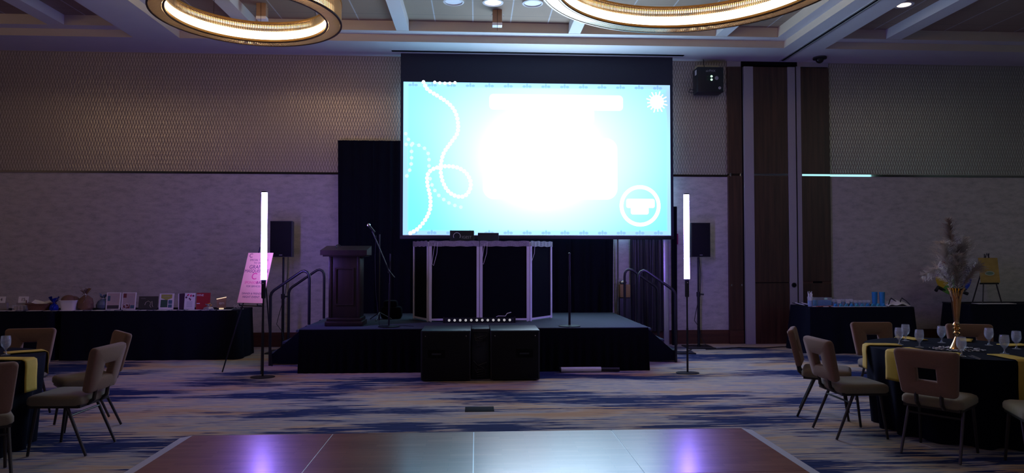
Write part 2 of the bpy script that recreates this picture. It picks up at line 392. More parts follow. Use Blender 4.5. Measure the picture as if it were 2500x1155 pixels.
# ================================================================== THE SETTING
WY = 12.3; CZ = 5.25; X0, X1, Y0 = -12.0, 17.0, -8.0
struct('floor', MB().b2(X0, X1, Y0, WY + .3, -0.1, 0), M['carpet'], smooth=False)
struct('wall_back', MB().b2(X0, 4.66, WY, WY + .2, 3.125, 5.6), M['paper_up'], smooth=False)
struct('wall_back', MB().b2(6.60, X1, WY, WY + .2, 3.145, 5.6), M['paper_up'], smooth=False)
struct('wall_back', MB().b2(X0, 4.66, WY, WY + .2, 0, 3.085), M['paper_low'], smooth=False)
struct('wall_back', MB().b2(6.60, X1, WY, WY + .2, 0, 3.105), M['paper_low'], smooth=False)
struct('trim_1', MB().b2(X0, 4.66, WY - .012, WY + .1, 3.085, 3.125), M['bronze'], smooth=False)
struct('trim_2', MB().b2(6.60, 7.42, WY - .012, WY + .1, 3.105, 3.145), M['mirror'], smooth=False)
struct('trim_3', MB().b2(7.42, X1, WY - .012, WY + .1, 3.105, 3.145), M['bronze'], smooth=False)
struct('baseboard_back', MB().b2(X0, 4.66, WY - .02, WY + .05, 0, .255), M['wood_base'], smooth=False)
struct('baseboard_back', MB().b2(6.60, X1, WY - .02, WY + .05, 0, .25), M['wood_base'], smooth=False)
struct('wall_left', MB().b2(X0 - .2, X0, Y0, WY + .2, 0, 5.6), M['paper_low'], smooth=False)
struct('wall_right', MB().b2(X1, X1 + .2, Y0, WY + .2, 0, 5.6), M['paper_low'], smooth=False)
struct('wall_front', MB().b2(X0, X1, Y0 - .2, Y0, 0, 5.6), M['paper_low'], smooth=False)
# folding partition pocket: wood and grey laminate panels
PZ = 5.14
def panel(name, x0, x1, y, z0, z1, mat): struct(name, MB().b2(x0, x1, y, WY + .2, z0, z1, bevel=.003), mat, smooth=False)
panel('wall_pocket_wood', 4.662, 4.925, WY - .05, 3.145, PZ, M['wood_panel'])
panel('wall_pocket_wood', 4.662, 4.925, WY - .05, .255, 3.105, M['wood_panel'])
panel('trim_4', 4.672, 4.92, WY - .044, 3.105, 3.145, M['bronze'])
panel('trim_5', 4.69, 4.715, WY - .056, 3.09, 3.155, M['chrome'])
panel('trim_6', 4.885, 4.905, WY - .056, 3.09, 3.155, M['chrome'])
panel('trim_7', 4.69, 4.715, WY - .056, 1.06, 1.10, M['chrome'])
panel('trim_8', 4.885, 4.905, WY - .056, 1.06, 1.10, M['chrome'])
panel('trim_9', 4.662, 4.925, WY - .06, 0, .25, M['wood_base'])
panel('trim_10', 4.93, 4.952, WY - .04, 0, PZ + .03, M['slot'])
panel('wall_pocket_grey', 4.955, 5.132, WY - .09, 0, PZ, M['panel_grey'])
panel('door_1', 5.138, 5.785, WY - .07, 3.145, PZ, M['wood_panel'])
panel('door_1', 5.138, 5.785, WY - .07, 1.13, 3.105, M['wood_panel'])
panel('door_1', 5.138, 5.785, WY - .07, 0, 1.115, M['wood_panel'])
panel('trim_11', 5.14, 5.783, WY - .075, 3.105, 3.145, M['mirror'])
panel('trim_12', 5.14, 5.783, WY - .062, 1.115, 1.13, M['slot'])
panel('wall_pocket_grey', 5.79, 5.93, WY - .09, 0, PZ, M['panel_grey'])
panel('trim_13', 5.932, 5.965, WY - .04, 0, PZ + .03, M['slot'])
panel('wall_pocket_grey', 5.967, 6.05, WY - .06, 0, PZ + .02, M['panel_grey'])
panel('wall_pocket_wood', 6.055, 6.598, WY - .05, 3.145, PZ, M['wood_panel'])
panel('wall_pocket_wood', 6.055, 6.598, WY - .05, 1.15, 3.105, M['wood_panel'])
panel('wall_pocket_wood', 6.055, 6.598, WY - .05, 0, 1.11, M['wood_panel'])
panel('trim_14', 6.057, 6.596, WY - .056, 3.105, 3.145, M['mirror'])
panel('trim_15', 6.057, 6.596, WY - .04, 1.11, 1.15, M['wood_base'])
panel('trim_16', 6.25, 6.42, WY - .052, 1.115, 1.145, M['slot'])
panel('trim_17', 4.93, 6.0, WY - .03, PZ + .032, CZ, M['slot'])
panel('trim_18', 4.66, 4.925, WY - .03, PZ, CZ, M['panel_grey'])
panel('trim_19', 6.002, 6.6, WY - .03, PZ + .022, CZ, M['panel_grey'])
dp = thing('door_pull', 'round black flush pull set in the grey partition strip', 'door pull', (5.862, WY - .09, 1.08))
MB().tube([(0, -.012, 0), (0, 0, 0)], .045, 24).build('rim', M['blk'], dp)
MB().tube([(0, -.014, 0), (0, -.012, 0)], .032, 24).build('recess', M['slot'], dp)

# ceiling: soffit, coffers with two steps, cross beams
Z1, Z2 = 5.371, 5.536
YC0, YC1 = 1.0, 11.45
bays = [(-11.6, -5.70), (-4.95, 5.37), (6.10, 16.6)]
struct('ceiling', MB().b2(X0, X1, YC1, WY + .2, CZ, 5.6), M['plaster'], smooth=False)
struct('ceiling', MB().b2(X0, X1, Y0, YC0, CZ, 5.6), M['plaster'], smooth=False)
for xa, xb in ((X0, -11.6), (-5.70, -4.95), (5.37, 6.10), (16.6, X1)):
    struct('ceiling', MB().b2(xa, xb, YC0, YC1, CZ, 5.6), M['plaster'], smooth=False)
tile = None
def tile_mat():
    m, nt, b = new_mat('ceiling_tile_tan')
    t = nd(nt, 'ShaderNodeTexCoord'); s = nd(nt, 'ShaderNodeSeparateXYZ'); nt.links.new(t.outputs['Object'], s.inputs[0])
    def line(c, off):
        u = mth(nt, 'ABSOLUTE', mth(nt, 'SUBTRACT', mth(nt, 'FRACT', mth(nt, 'DIVIDE', mth(nt, 'ADD', c, off), 0.63)), 0.5))
        return mrange(nt, u, 0.012, 0.02, 1, 0)
    lx = line(s.outputs[0], 100 * .63 + .06 + .315); ly = line(s.outputs[1], .1)
    n = noise(nt, objco(nt, (1, 1, 1)), 2.0, 2)
    c = mixc(nt, n, (0.25, 0.185, 0.14), (0.30, 0.225, 0.17))
    c = mixc(nt, lx, c, (0.42, 0.40, 0.42)); c = mixc(nt, mth(nt, 'MULTIPLY', ly, .5), c, (0.16, 0.13, 0.11))
    put(nt, b.inputs['Base Color'], c); b.inputs['Roughness'].default_value = .8; return m
M['tile'] = tile_mat()
tn = 20
for bi, (xa, xb) in enumerate(bays):
    struct('ceiling', MB().b2(xa - .1, xb + .1, YC0 - .1, YC1 + .1, Z2, 5.6), M['tile'], smooth=False)
    # cream vertical faces of the first step, thin liners
    t1 = MB(); e = .006
    t1.b2(xa, xb, YC1 - e, YC1, CZ + .001, Z1); t1.b2(xa, xb, YC0, YC0 + e, CZ + .001, Z1)
    t1.b2(xa, xa + e, YC0 + e, YC1 - e, CZ + .001, Z1); t1.b2(xb - e, xb, YC0 + e, YC1 - e, CZ + .001, Z1)
    struct('trim_%d' % tn, t1, M['cream'], smooth=False); tn += 1
    L = .2; t2 = MB()                                                    # ledge ring
    t2.b2(xa, xb, YC1 - L, YC1, Z1, Z2); t2.b2(xa, xb, YC0, YC0 + L, Z1, Z2)
    t2.b2(xa, xa + L, YC0 + L, YC1 - L, Z1, Z2); t2.b2(xb - L, xb, YC0 + L, YC1 - L, Z1, Z2)
    struct('trim_%d' % tn, t2, M['plaster'], smooth=False); tn += 1
    t3 = MB()
    t3.b2(xa + L, xb - L, YC1 - L - e, YC1 - L, Z1 + .002, Z2); t3.b2(xa + L, xa + L + e, YC0 + L, YC1 - L - e, Z1 + .002, Z2)
    t3.b2(xb - L - e, xb - L, YC0 + L, YC1 - L - e, Z1 + .002, Z2)
    struct('trim_%d' % tn, t3, M['cream'], smooth=False); tn += 1
for x, w in ((-3.75, .24), (-1.23, .21), (1.65, .2), (4.18, .2), (-6.82, .26), (-8.6, .24), (7.22, .28), (9.9, .24), (12.6, .24)):
    struct('trim_%d' % tn, MB().b2(x - w / 2, x + w / 2, YC0 + .2, YC1 - .206, Z1 + .003, Z2), M['plaster'], smooth=False); tn += 1
# partition track under the right beam, with its two grooves
struct('trim_%d' % tn, MB().b2(5.62, 5.645, YC0, WY - .1, CZ - .012, CZ + .01).b2(5.70, 5.725, YC0, WY - .1, CZ - .012, CZ + .01), M['alu'], smooth=False); tn += 1
struct('trim_%d' % tn, MB().b2(5.65, 5.695, YC0, WY - .1, CZ - .004, CZ + .01), M['slot'], smooth=False); tn += 1
struct('trim_%d' % tn, MB().b2(-1.50, 3.75, 11.93, 12.0, CZ - .006, CZ + .01), M['slot'], smooth=False); tn += 1

# ================================================================== PROJECTION SCREEN
SX, SZ, K = -1.305, 1.993, 0.00742
sc = thing('projection_screen', 'huge lit projection screen showing a cyan slide with bead strands', 'screen', (SX, 12.1, SZ))
SWD, SHT = 652 * K, 370 * K
MB().b2(-.05, SWD + .05, 0, .03, SHT, 5.25 - SZ).build('masking', M['caseblack'], sc, label='wide black drop above the lit picture', smooth=False)
MB().b2(-.05, 0, -.001, .03, -.04, SHT).b2(SWD, SWD + .05, -.001, .03, -.04, SHT).b2(-.01, SWD + .01, .014, .03, -.04, -.005).build('border', M['caseblack'], sc, smooth=False)
MB().b2(0, SWD, .004, .012, 0, SHT).build('picture_surface', M['screen'], sc, smooth=False)
MB().b2(-.05, SWD + .05, -.02, .04, -.075, -.012, bevel=.006).build('weight_bar', M['blk'], sc)
MB().b2(0, SWD, -.002, .01, -.011, -.001).build('hem', M['silver'], sc, smooth=False)
def strand(name, pts, r, mat, step):
    mb = MB(); P = [Vector(((x - 985) * K, 0, (574 - y) * K)) for x, y in pts]
    # catmull-rom resample
    dense = []
    for i in range(len(P) - 1):
        a, b, c, d = P[max(i - 1, 0)], P[i], P[i + 1], P[min(i + 2, len(P) - 1)]
        for k in range(24):
            t = k / 24; dense.append(.5 * ((2 * b) + (c - a) * t + (2 * a - 5 * b + 4 * c - d) * t * t + (3 * b - a - 3 * c + d) * t ** 3))
    dense.append(P[-1]); acc = 0; beads = [dense[0]]
    for a, b in zip(dense, dense[1:]):
        acc += (b - a).length
        if acc >= step * K: beads.append(b); acc = 0
    mb.tube([(q.x, .004, q.z) for q in beads], .3 * K, 4)
    for q in beads: mb.ball((q.x, .004, q.z), r * K, 1, .25, 1, n=10)
    return mb.build(name, mat, sc)
strand('bead_strand', [(1033, 204), (1043, 222), (1068, 238), (1093, 255), (1109, 275), (1116, 300), (1115, 327), (1100, 350), (1083, 375), (1076, 400), (1075, 420), (1080, 445), (1093, 468), (1112, 480), (1132, 480), (1145, 465), (1147, 445), (1137, 425), (1118, 412), (1095, 408), (1072, 410), (1052, 418), (1043, 432), (1044, 455), (1050, 482), (1050, 510), (1040, 535), (1022, 558), (1003, 570), (996, 573)], 4.7, M['bead'], 9)
strand('bead_strand', [(1060, 204), (1078, 206), (1095, 206), (1112, 204)], 4, M['bead'], 12)
strand('pale_bead_strand', [(991, 330), (998, 345), (1005, 358), (1005, 375), (1005, 390), (1004, 405), (1000, 420), (993, 434)], 4.4, M['bluebead'], 15)
strand('pale_bead_strand', [(992, 356), (1008, 354), (1023, 358), (1036, 365), (1045, 378), (1047, 393), (1047, 410), (1048, 430), (1053, 450), (1060, 465), (1072, 480), (1092, 495), (1110, 503), (1125, 507), (1138, 508)], 4.4, M['bluebead'], 15)
mb = MB()
cx, cz = (1604 - 985) * K, (574 - 246) * K
mb.lathe([(0, 0), (17 * K, 0)], (0, 0, 0), 24)
for k in range(16):
    a = 2 * math.pi * k / 16 + .1; r1 = (27 if k % 2 else 24) * K
    mb.bar((15 * K * math.cos(a), 15 * K * math.sin(a), 0), (r1 * math.cos(a), r1 * math.sin(a), 0), 2.6 * K, .001)
mb.build('starburst', M['bead'], sc, loc=(cx, .0, cz), rot=(R(90), 0, 0), smooth=False)

# second hall screen, hanging behind the camera in the right hand bay (seen in the polished wall strip)
s2 = thing('projection_screen', 'second hall screen seen mirrored as a cyan streak in the right wall strip', 'screen', (12.5, -1.0, 3.3))
MB().b2(0, 2.9, 0, .03, 0, 1.64).build('picture_surface', emitter('second_slide', (0.4, 0.9, 0.95), 1.5), s2, smooth=False)
MB().b2(-.05, 2.95, -.03, 0, -.05, 1.95).build('border', M['caseblack'], s2, smooth=False)

# ================================================================== DRAPES BEHIND THE STAGE
def drape(name, x0, x1, y, z0, z1, amp, per, mat, label, depthy=.0):
    mb = MB(); n = int((x1 - x0) / per * 8); ph = random.random() * 6
    def f(u, v):
        x = x0 + (x1 - x0) * u; k = 2 * math.pi * (x - x0) / per
        return (x + .15 * per * math.sin(k * .5 + v * 2 + ph), y + amp * (.5 + .5 * (1 - v)) * (math.sin(k + .7 * math.sin(k * .23)) ) , z0 + (z1 - z0) * v)
    mb.grid(f, n, 6)
    mb.b2(x0, x1, y + amp, y + amp + .02, z1 - .05, z1)
    return tag(mb.build(name, mat), label, 'drape')
drape('stage_drape', -2.46, 2.50, 12.20, 0.0, 3.69, .02, .16, M['drape'], 'tall black pipe and drape curtain hanging behind the stage and screen')
drape('pleated_drape', 2.80, 3.41, 12.2, .25, 2.2, .018, .057, M['satin'], 'narrow pleated black curtain below the lower right corner of the screen')
drape('narrow_drape', 3.555, 3.66, 12.14, 0.0, 2.52, .012, .05, M['drape'], 'slim black drape edge right of the screen beside the right tube light')
tag(MB().b2(3.42, 3.52, 12.2, 12.27, 0, 2.1, bevel=.006).build('metal_pillar', M['alu']), 'brushed silver post between pleated curtain and slim drape edge', 'post')
tag(MB().tube([(2.56, 12.12, 0), (2.56, 12.12, 2.3)], .014, 10).build('drape_pole', M['chrome']), 'thin chrome pole at the right end of the stage curtain', 'pole')
gb = thing('serving_cart', 'dark cart with gold box and chrome lid in the gap behind stage', 'cart', (2.67, 12.14, 0))
MB().b2(-.09, .12, -.07, .1, .05, .86, bevel=.01).build('cabinet', M['blk'], gb)
MB().b2(-.08, .11, -.06, .09, .87, 1.10, bevel=.01).build('gold_box', smat('dull_gold_card', (.3, .2, .07), .6), gb)
MB().ball((-.02, -.02, 1.14), .07, 1, 1, .7).build('chrome_lid', M['chrome'], gb)
for sx in (-.07, .1): MB().cyl((sx, 0, 0), (sx, 0, .05), .02).build('wheel', M['blk'], gb)

# ================================================================== STAGE
SH = .61; SF = 9.5; SB = 12.0; SL, SR = -2.44, 2.44
st = thing('stage', 'low black carpeted stage riser in front of the lit screen', 'stage', (0, SF, 0))
MB().b2(SL, SR, 0, SB - SF, SH - .05, SH, bevel=.004).build('deck', M['deck'], st, label='dark blue grey carpeted stage deck')
def skirt_mesh(loop, z0, z1, amp, per, flare=0.0, closed=True, nv=5, phase=0.0, top_flat=True):
    """loop: list of (x,y) going round; folds grow towards the hem"""
    mb = MB(); P = [Vector((x, y)) for x, y in loop]; n = len(P); seg = []; tot = 0
    cnt = n if closed else n - 1
    for i in range(cnt):
        l = (P[(i + 1) % n] - P[i]).length; seg.append((tot, l)); tot += l
    N = int(tot / per * 6); c = sum(P, Vector((0, 0))) / n
    def at(s_):
        s_ = s_ % tot if closed else min(max(s_, 0), tot - 1e-5)
        for i, (a, l) in enumerate(seg):
            if s_ <= a + l + 1e-9:
                t = (s_ - a) / max(l, 1e-9); p = P[i].lerp(P[(i + 1) % n], t); d = (P[(i + 1) % n] - P[i]).normalized()
                return p, Vector((d.y, -d.x))
        return P[-1], Vector((0, -1))
    def f(u, v):
        s_ = u * tot; p, nn = at(s_)
        p0, n0 = at(s_ - .03); p1, n1 = at(s_ + .03); nn = (nn + n0 + n1).normalized()
        if (p - c).dot(nn) < 0: nn = -nn
        k = 2 * math.pi * s_ / per + phase
        w = (1 - v)
        q = p + nn * (flare * w + amp * w * (1 + math.sin(k + .8 * math.sin(k * .31))) )
        return (q.x, q.y, z0 + (z1 - z0) * v)
    g = mb.grid(f, N, nv, closed_u=closed)
    if closed and top_flat: mb.bm.faces.new([r[-1] for r in g])
    return mb
skirt_mesh([(SL, 2.4), (SL, -.005), (SR, -.005), (SR, 2.4)], 0.004, SH - .012, .008, .13, .006, closed=False).build('skirt', M['blackcloth'], st, label='pleated black stage skirt')
# steps and handrails at either end
def steps(sgn, x_edge, label):
    t = thing('stage_steps', label, 'steps', (x_edge, 0, 0))
    for k in range(3):
        xa = .02 + k * .2; z = SH - (k + .6) * .17
        MB().b2(sgn * xa, sgn * (xa + .2), 10.3, 11.1, z - .03, z).build('tread', M['deck'], t, smooth=False)
    for y in (10.25, 11.15):
        side = [(sgn * .01, .02), (sgn * .01, SH - .03), (sgn * .06, SH - .03), (sgn * .6, .12), (sgn * .6, .02)]
        MB().prism(side, .03, 'y', y - .015).build('side_panel', M['scrim'], t, smooth=False)
    for y in (10.2, 11.18):
        rr = .021; pts = [(sgn * .57, y, 0.0), (sgn * .57, y, .98)]
        pts += [(sgn * (.57 - .0), y, 1.02), (sgn * .555, y, 1.07), (sgn * .52, y, 1.11)]
        pts += [(sgn * .16, y, 1.36), (sgn * .12, y, 1.385), (sgn * .08, y, 1.395), (sgn * .035, y, 1.375), (sgn * .01, y, 1.33), (sgn * .004, y, 1.27), (sgn * .004, y, .6)]
        MB().tube(pts, rr, 12).build('handrail', M['blkmetal'], t)
    return t
steps(-1, SL - .03, 'black stage steps with two curved handrails left of the lectern')
steps(1, SR + .03, 'black stage steps with two curved handrails at the right end of the stage')

# lectern
t = thing('lectern', 'dark panelled wooden lectern standing at the left of the stage', 'lectern', (-1.895, 9.98, SH))
MB().b2(-.27, .27, -.16, .24, 0, .07, bevel=.01).b2(-.25, .25, -.14, .22, .07, .12, bevel=.008).build('base', M['lectern'], t)
MB().b2(-.225, .225, -.115, .2, .12, 1.02, bevel=.006).build('body', M['lectern'], t)
fr = MB(); a, b, c, d = -.135, .135, .30, .84; w = .022
fr.b2(a, b, -.13, -.115, c, c + w).b2(a, b, -.13, -.115, d - w, d).b2(a, a + w, -.13, -.115, c + w, d - w).b2(b - w, b, -.13, -.115, c + w, d - w)
fr.build('panel_moulding', M['lectern'], t, smooth=False)
for sx in (-.2, .2): MB().b2(sx - .02, sx + .02, -.128, -.115, .13, 1.0, bevel=.004).build('pilaster', M['lectern'], t)
mb = MB(); mb.prism([(-.2, 1.02), (.24, 1.02), (.24, 1.16), (-.2, 1.09)], .66, 'x', -.33); mb.build('reading_top', M['lectern'], t, smooth=False)
MB().b2(-.30, .30, -.17, .22, 1.0, 1.02).build('cornice', M['lectern'], t, smooth=False)
MB().tube([(-.14, 0, 1.125), (-.15, .02, 1.16), (-.12, .05, 1.175), (-.09, .06, 1.15)], .008, 8).build('gooseneck_microphone', M['blk'], t)

# microphone stand with boom
t = thing('microphone_stand', 'black boom microphone stand with silver microphone right of the lectern', 'microphone stand', (-1.24, 9.72, SH))
MB().lathe([(0, 0), (.15, 0), (.15, .012), (.03, .025), (0, .025)], n=32).build('base', M['blkmetal'], t)
MB().cyl((0, 0, .02), (.012, 0, .62), .013).cyl((.012, 0, .6), (.017, 0, 1.04), .009).build('pole', M['blkmetal'], t)
MB().cyl((.0, -.03, .78), (.0, .04, .78), .018).build('clutch', M['blk'], t)
MB().tube([(.08, 0, .70), (0, -.02, .80), (-.235, -.03, 1.36)], .008, 8).build('boom', M['blkmetal'], t)
mm = MB().tube([(-.20, -.03, 1.345), (-.275, -.04, 1.43)], [.011, .017], 12).build('microphone', M['blk'], t)
MB().ball((-.285, -.042, 1.445), .026).build('microphone_head', M['chrome'], mm, label='silver mesh microphone head')
MB().tube([(-.18, -.03, 1.3), (-.2, 0, 1.0), (-.19, .03, .5), (-.14, .05, .02), (.2, .1, .008), (.35, .0, .008)], .004, 6).build('cable', M['blk'], t)
t = thing('microphone_stand', 'thin straight microphone stand in the shadow behind the boom stand', 'microphone stand', (-1.52, 10.75, SH))
MB().cyl((0, 0, 0), (0, 0, 1.35), .009).build('pole', M['darkmetal'], t)
for k in range(3):
    a = 2.1 * k + .4; MB().cyl((0, 0, .12), (.2 * math.cos(a), .2 * math.sin(a), .008), .008).build('leg', M['blkmetal'], t)
bag = MB(); bag.grid(lambda u, v: (-.2 + .4 * u + .03 * math.sin(9 * v), .12 * math.sin(math.pi * u) * (1 - v), .42 * math.sin(math.pi * (.08 + .9 * u)) ** .5 * v), 14, 8)
tag(MB().b2(-.17, .17, -.09, .09, 0, .20, bevel=.05).b2(-.13, .10, -.07, .07, .15, .30, bevel=.05).build('equipment_bag', M['blackcloth'], loc=(-1.36, 11.0, SH)), 'soft black equipment bag slumped on the stage behind the microphone stands', 'bag')
bag.bm.free()
t = thing('pole_stand', 'plain black pole on a round base right of the booth front', 'stand', (1.34, 9.68, SH))
MB().lathe([(0, 0), (.155, 0), (.155, .01), (.03, .022), (0, .022)], n=32).build('base', M['blkmetal'], t)
MB().cyl((0, 0, .02), (0, 0, .72), .017).cyl((0, 0, .72), (0, 0, 1.04), .013).build('pole', M['blkmetal'], t)
MB().ball((0, 0, 1.04), .017).build('cap', M['darkmetal'], t)

# booth front (folding facade)
t = thing('booth_facade', 'folding four panel white framed black booth front with glittery top strip', 'booth front', (0, 0, SH))
corners = [(-1.0, 10.93), (-.725, 10.42), (.052, 10.42), (.823, 10.42), (1.22, 10.93)]
for i in range(4):
    (xa, ya), (xb, yb) = corners[i], corners[i + 1]
    d = Vector((xb - xa, yb - ya, 0)); L = d.length; d.normalize(); nn = Vector((d.y, -d.x, 0))
    A = Vector((xa, ya, 0)) + d * .004; B = Vector((xb, yb, 0)) - d * .004; h = 1.23; w = .042
    z = lambda p, zz: (p.x, p.y, zz)
    f = MB()
    f.bar(z(A + d * w / 2, .01), z(A + d * w / 2, h - .002), w, .03, up=nn); f.bar(z(B - d * w / 2, .01), z(B - d * w / 2, h - .002), w, .03, up=nn)
    f.bar(z(A + d * w, .035), z(B - d * w, .035), .028, .03); f.bar(z(A + d * w, h - .02), z(B - d * w, h - .02), .028, .03)
    pn = MB().bar(z(A + d * w, h / 2), z(B - d * w, h / 2), .006, h - .04).build('scrim_panel', M['scrim'], t, smooth=False)
    f.build('frame', M['silver'], pn, smooth=False)
    g = MB()
    def fg(u, v, A=A, B=B, nn=nn, h=h):
        p = A.lerp(B, u) + nn * (.02 + .004 * math.sin(u * 40)); return (p.x, p.y, h - .075 + .085 * v + .004 * math.sin(u * 23))
    g.grid(fg, 40, 3)
    g.build('glitter_strip', M['glitter'], pn)
    for q in (A + d * .03, B - d * .03): MB().cyl((q.x, q.y, 0), (q.x, q.y, .012), .012).build('foot', M['silver'], pn)
for x, zz in ((-.64, .36), (.12, .34), (.86, .32)):
    yb = 10.38 if x < .8 else 10.43
    pts = [(x + .05, yb, 1.22), (x + .04, yb, 1.05), (x - .01, yb, 1.22 - zz), (x - .035, yb, 1.25 - zz), (x - .01, yb, 1.08), (x + .01, yb, 1.2)]
    MB().tube(pts, .003, 5).build('dangling_lead', M['silver'], t)
tab = thing('equipment_table', 'black covered equipment table hidden inside the booth front', 'table', (.08, 10.95, SH))
MB().b2(-.75, .75, -.28, .28, 1.045, 1.085, bevel=.004).build('table_top', M['blk'], tab)
skirt_mesh([(-.74, -.27), (.74, -.27), (.74, .27), (-.74, .27)], .0, 1.04, .008, .12).build('cover', M['blackcloth'], tab)
sg = thing('sign_board', 'small black sign with ring emblem standing on the booth left of the computer', 'sign', (-.228, 10.82, SH + 1.085))
MB().box(0, 0, .165, .385, .012, .33, bevel=.003).build('board', M['blk'], sg)
mb = MB(); mb.tube([(-.08 + .055 * math.cos(a), 0, .24 + .055 * math.sin(a)) for a in [R(-30 + 240 * i / 24) for i in range(25)]], .004, 6)
mb.build('ring_emblem', M['silver'], sg, loc=(0, -.009, 0))
text('lettering', 'IGEST', .062, M['greyink'], sg, (.075, -.0075, .22))
lp = thing('computer', 'black laptop lid sticking up behind the booth right of the sign', 'computer', (.19, 10.8, SH + 1.095))
MB().b2(-.165, .165, -.11, .11, -.01, .02, bevel=.004).build('keyboard_base', M['blk'], lp)
MB().box(0, -.12, .145, .33, .012, .27, rot=Matrix.Rotation(R(8), 3, 'X'), bevel=.005).build('lid', M['blk'], lp)

# LED light bar lying in front of the booth
M['lens'] = simple('led_lens', (.8, .8, .75), .3, var=0, emit=(1, 1, .92), es=.45)
lb = thing('light_bar', 'low black stage light bar with twelve round lenses', 'light bar', (.05, 10.26, SH))
MB().b2(-.52, .52, -.035, .035, .012, .075, bevel=.005).build('housing', M['blk'], lb)
for k in range(12):
    x = -.455 + k * .083
    l = MB().tube([(x, -.041, .042), (x, -.030, .042)], .018, 16).build('lens', M['lens'], lb)
    MB().tube([(x, -.044, .042), (x, -.040, .042)], .006, 12).build('lens_centre', M['ink'], l)
for x in (-.535, .535): MB().b2(x - .012, x + .012, -.03, .03, 0, .085, bevel=.004).build('end_cap', M['blkmetal'], lb)
tag(MB().tube([(.31, 10.3, SH + .085), (.33, 10.25, SH + .10), (.44, 10.23, SH + .10), (.47, 10.25, SH + .14), (.53, 10.3, SH + .15)], .006, 6).build('power_lead', M['silver']), 'pale lead looped over the right end of the light bar', 'cable')

# subwoofers in front of the stage
def sub(x0, x1, hx, label):
    t = thing('subwoofer', label, 'loudspeaker', ((x0 + x1) / 2, 8.8, 0))
    w = (x1 - x0) / 2; MB().b2(-w, w, 0, .64, .015, .655, bevel=.012).build('cabinet', M['blk'], t)
    MB().b2(-w + .02, w - .02, -.012, .002, .03, .64, bevel=.004).build('front_grille', M['blkgrille'], t)
    hd = MB(); hd.b2(hx - .11, hx + .11, -.0135, -.010, .30, .41); o = hd.build('handle_recess', M['slot'], t, smooth=False)
    MB().bar((hx - .06, -.018, .355), (hx + .06, -.018, .355), .02, .02).build('handle_grip', M['blk'], o)
    for sx in (-w + .06, w - .06):
        for sy in (.06, .58): MB().cyl((sx, sy, 0), (sx, sy, .018), .022).build('foot', M['blk'], t)
        MB().tube([(sx, -.018, .585), (sx, -.011, .585)], .006, 10).build('screw', M['chrome'], t)
    return t
sub(-.712, -.068, -.12, 'left one of two big black bass cabinets at the stage front')
sub(.184, .828, .12, 'right one of two big black bass cabinets at the stage front')
rk = thing('cable_rack', 'narrow black rack with tangled cables between the two bass cabinets', 'rack', (.058, 8.86, 0))
MB().b2(-.115, .115, .1, .6, 0, .66, bevel=.006).build('case', M['blk'], rk)
MB().b2(-.09, .09, .05, .1, .62, .66).build('lip', M['blkmetal'], rk)
for k in range(9):
    z0 = .60 - .012 * k if k < 5 else .24 - .03 * (k - 5); a = random.uniform(-.08, .08)
    pts = [(-.095 + random.random() * .02, .08, z0), (a, .03, z0 - .05 - .02 * random.random()), (.09 - random.random() * .03, .07, z0 - .02), (.06, .05, z0 - .1), (-.05, .06, z0 - .12)]
    MB().tube(pts, .006, 6).build('cable', M['satin'], rk)

# LED tube lights
def tube_light(x, y, label, lit=True):
    t = thing('tube_light', label, 'tube light', (x, y, 0))
    MB().lathe([(0, 0), (.16, 0), (.16, .008), (.03, .016), (0, .016)], n=36, sy=.75).build('base', M['blkmetal'], t)
    MB().cyl((0, 0, .014), (0, 0, .62), .014).cyl((0, 0, .6), (0, 0, 1.06), .011).build('pole', M['blkmetal'], t)
    h = MB().lathe([(0, 0), (.022, 0), (.028, .01), (.028, .235), (.034, .25), (0, .25)], (0, 0, 1.05), 20).build('handle', M['blk'], t)
    MB().b2(-.006, .006, -.031, -.027, 1.245, 1.255).build('indicator', M['white'], h)
    MB().tube([(0, 0, 1.3), (0, 0, 2.47)], .038, 24).build('light_tube', M['tube'], t, label='glowing violet white light tube')
    MB().lathe([(0, 0), (.04, 0), (.04, .015), (0, .02)], (0, 0, 2.47), 20).build('end_cap', M['blk'], t)
    return t
tube_light(-2.846, 9.24, 'tall glowing violet tube light standing left of the stage by the poster')
tube_light(2.92, 9.25, 'tall glowing violet tube light standing right of the stage')
tt = thing('tube_light', 'unlit white tube light lying on the carpet at the stage front', 'tube light', (1.18, 9.40, 0))
MB().tube([(0, 0, .038), (.56, 0, .038)], .034, 20).build('light_tube', M['tubeoff'], tt)
MB().tube([(.56, 0, .038), (.82, 0, .034)], .028, 18).build('handle', M['blk'], tt)
MB().tube([(-.02, 0, .038), (0, 0, .038)], .036, 18).build('end_cap', M['blk'], tt)

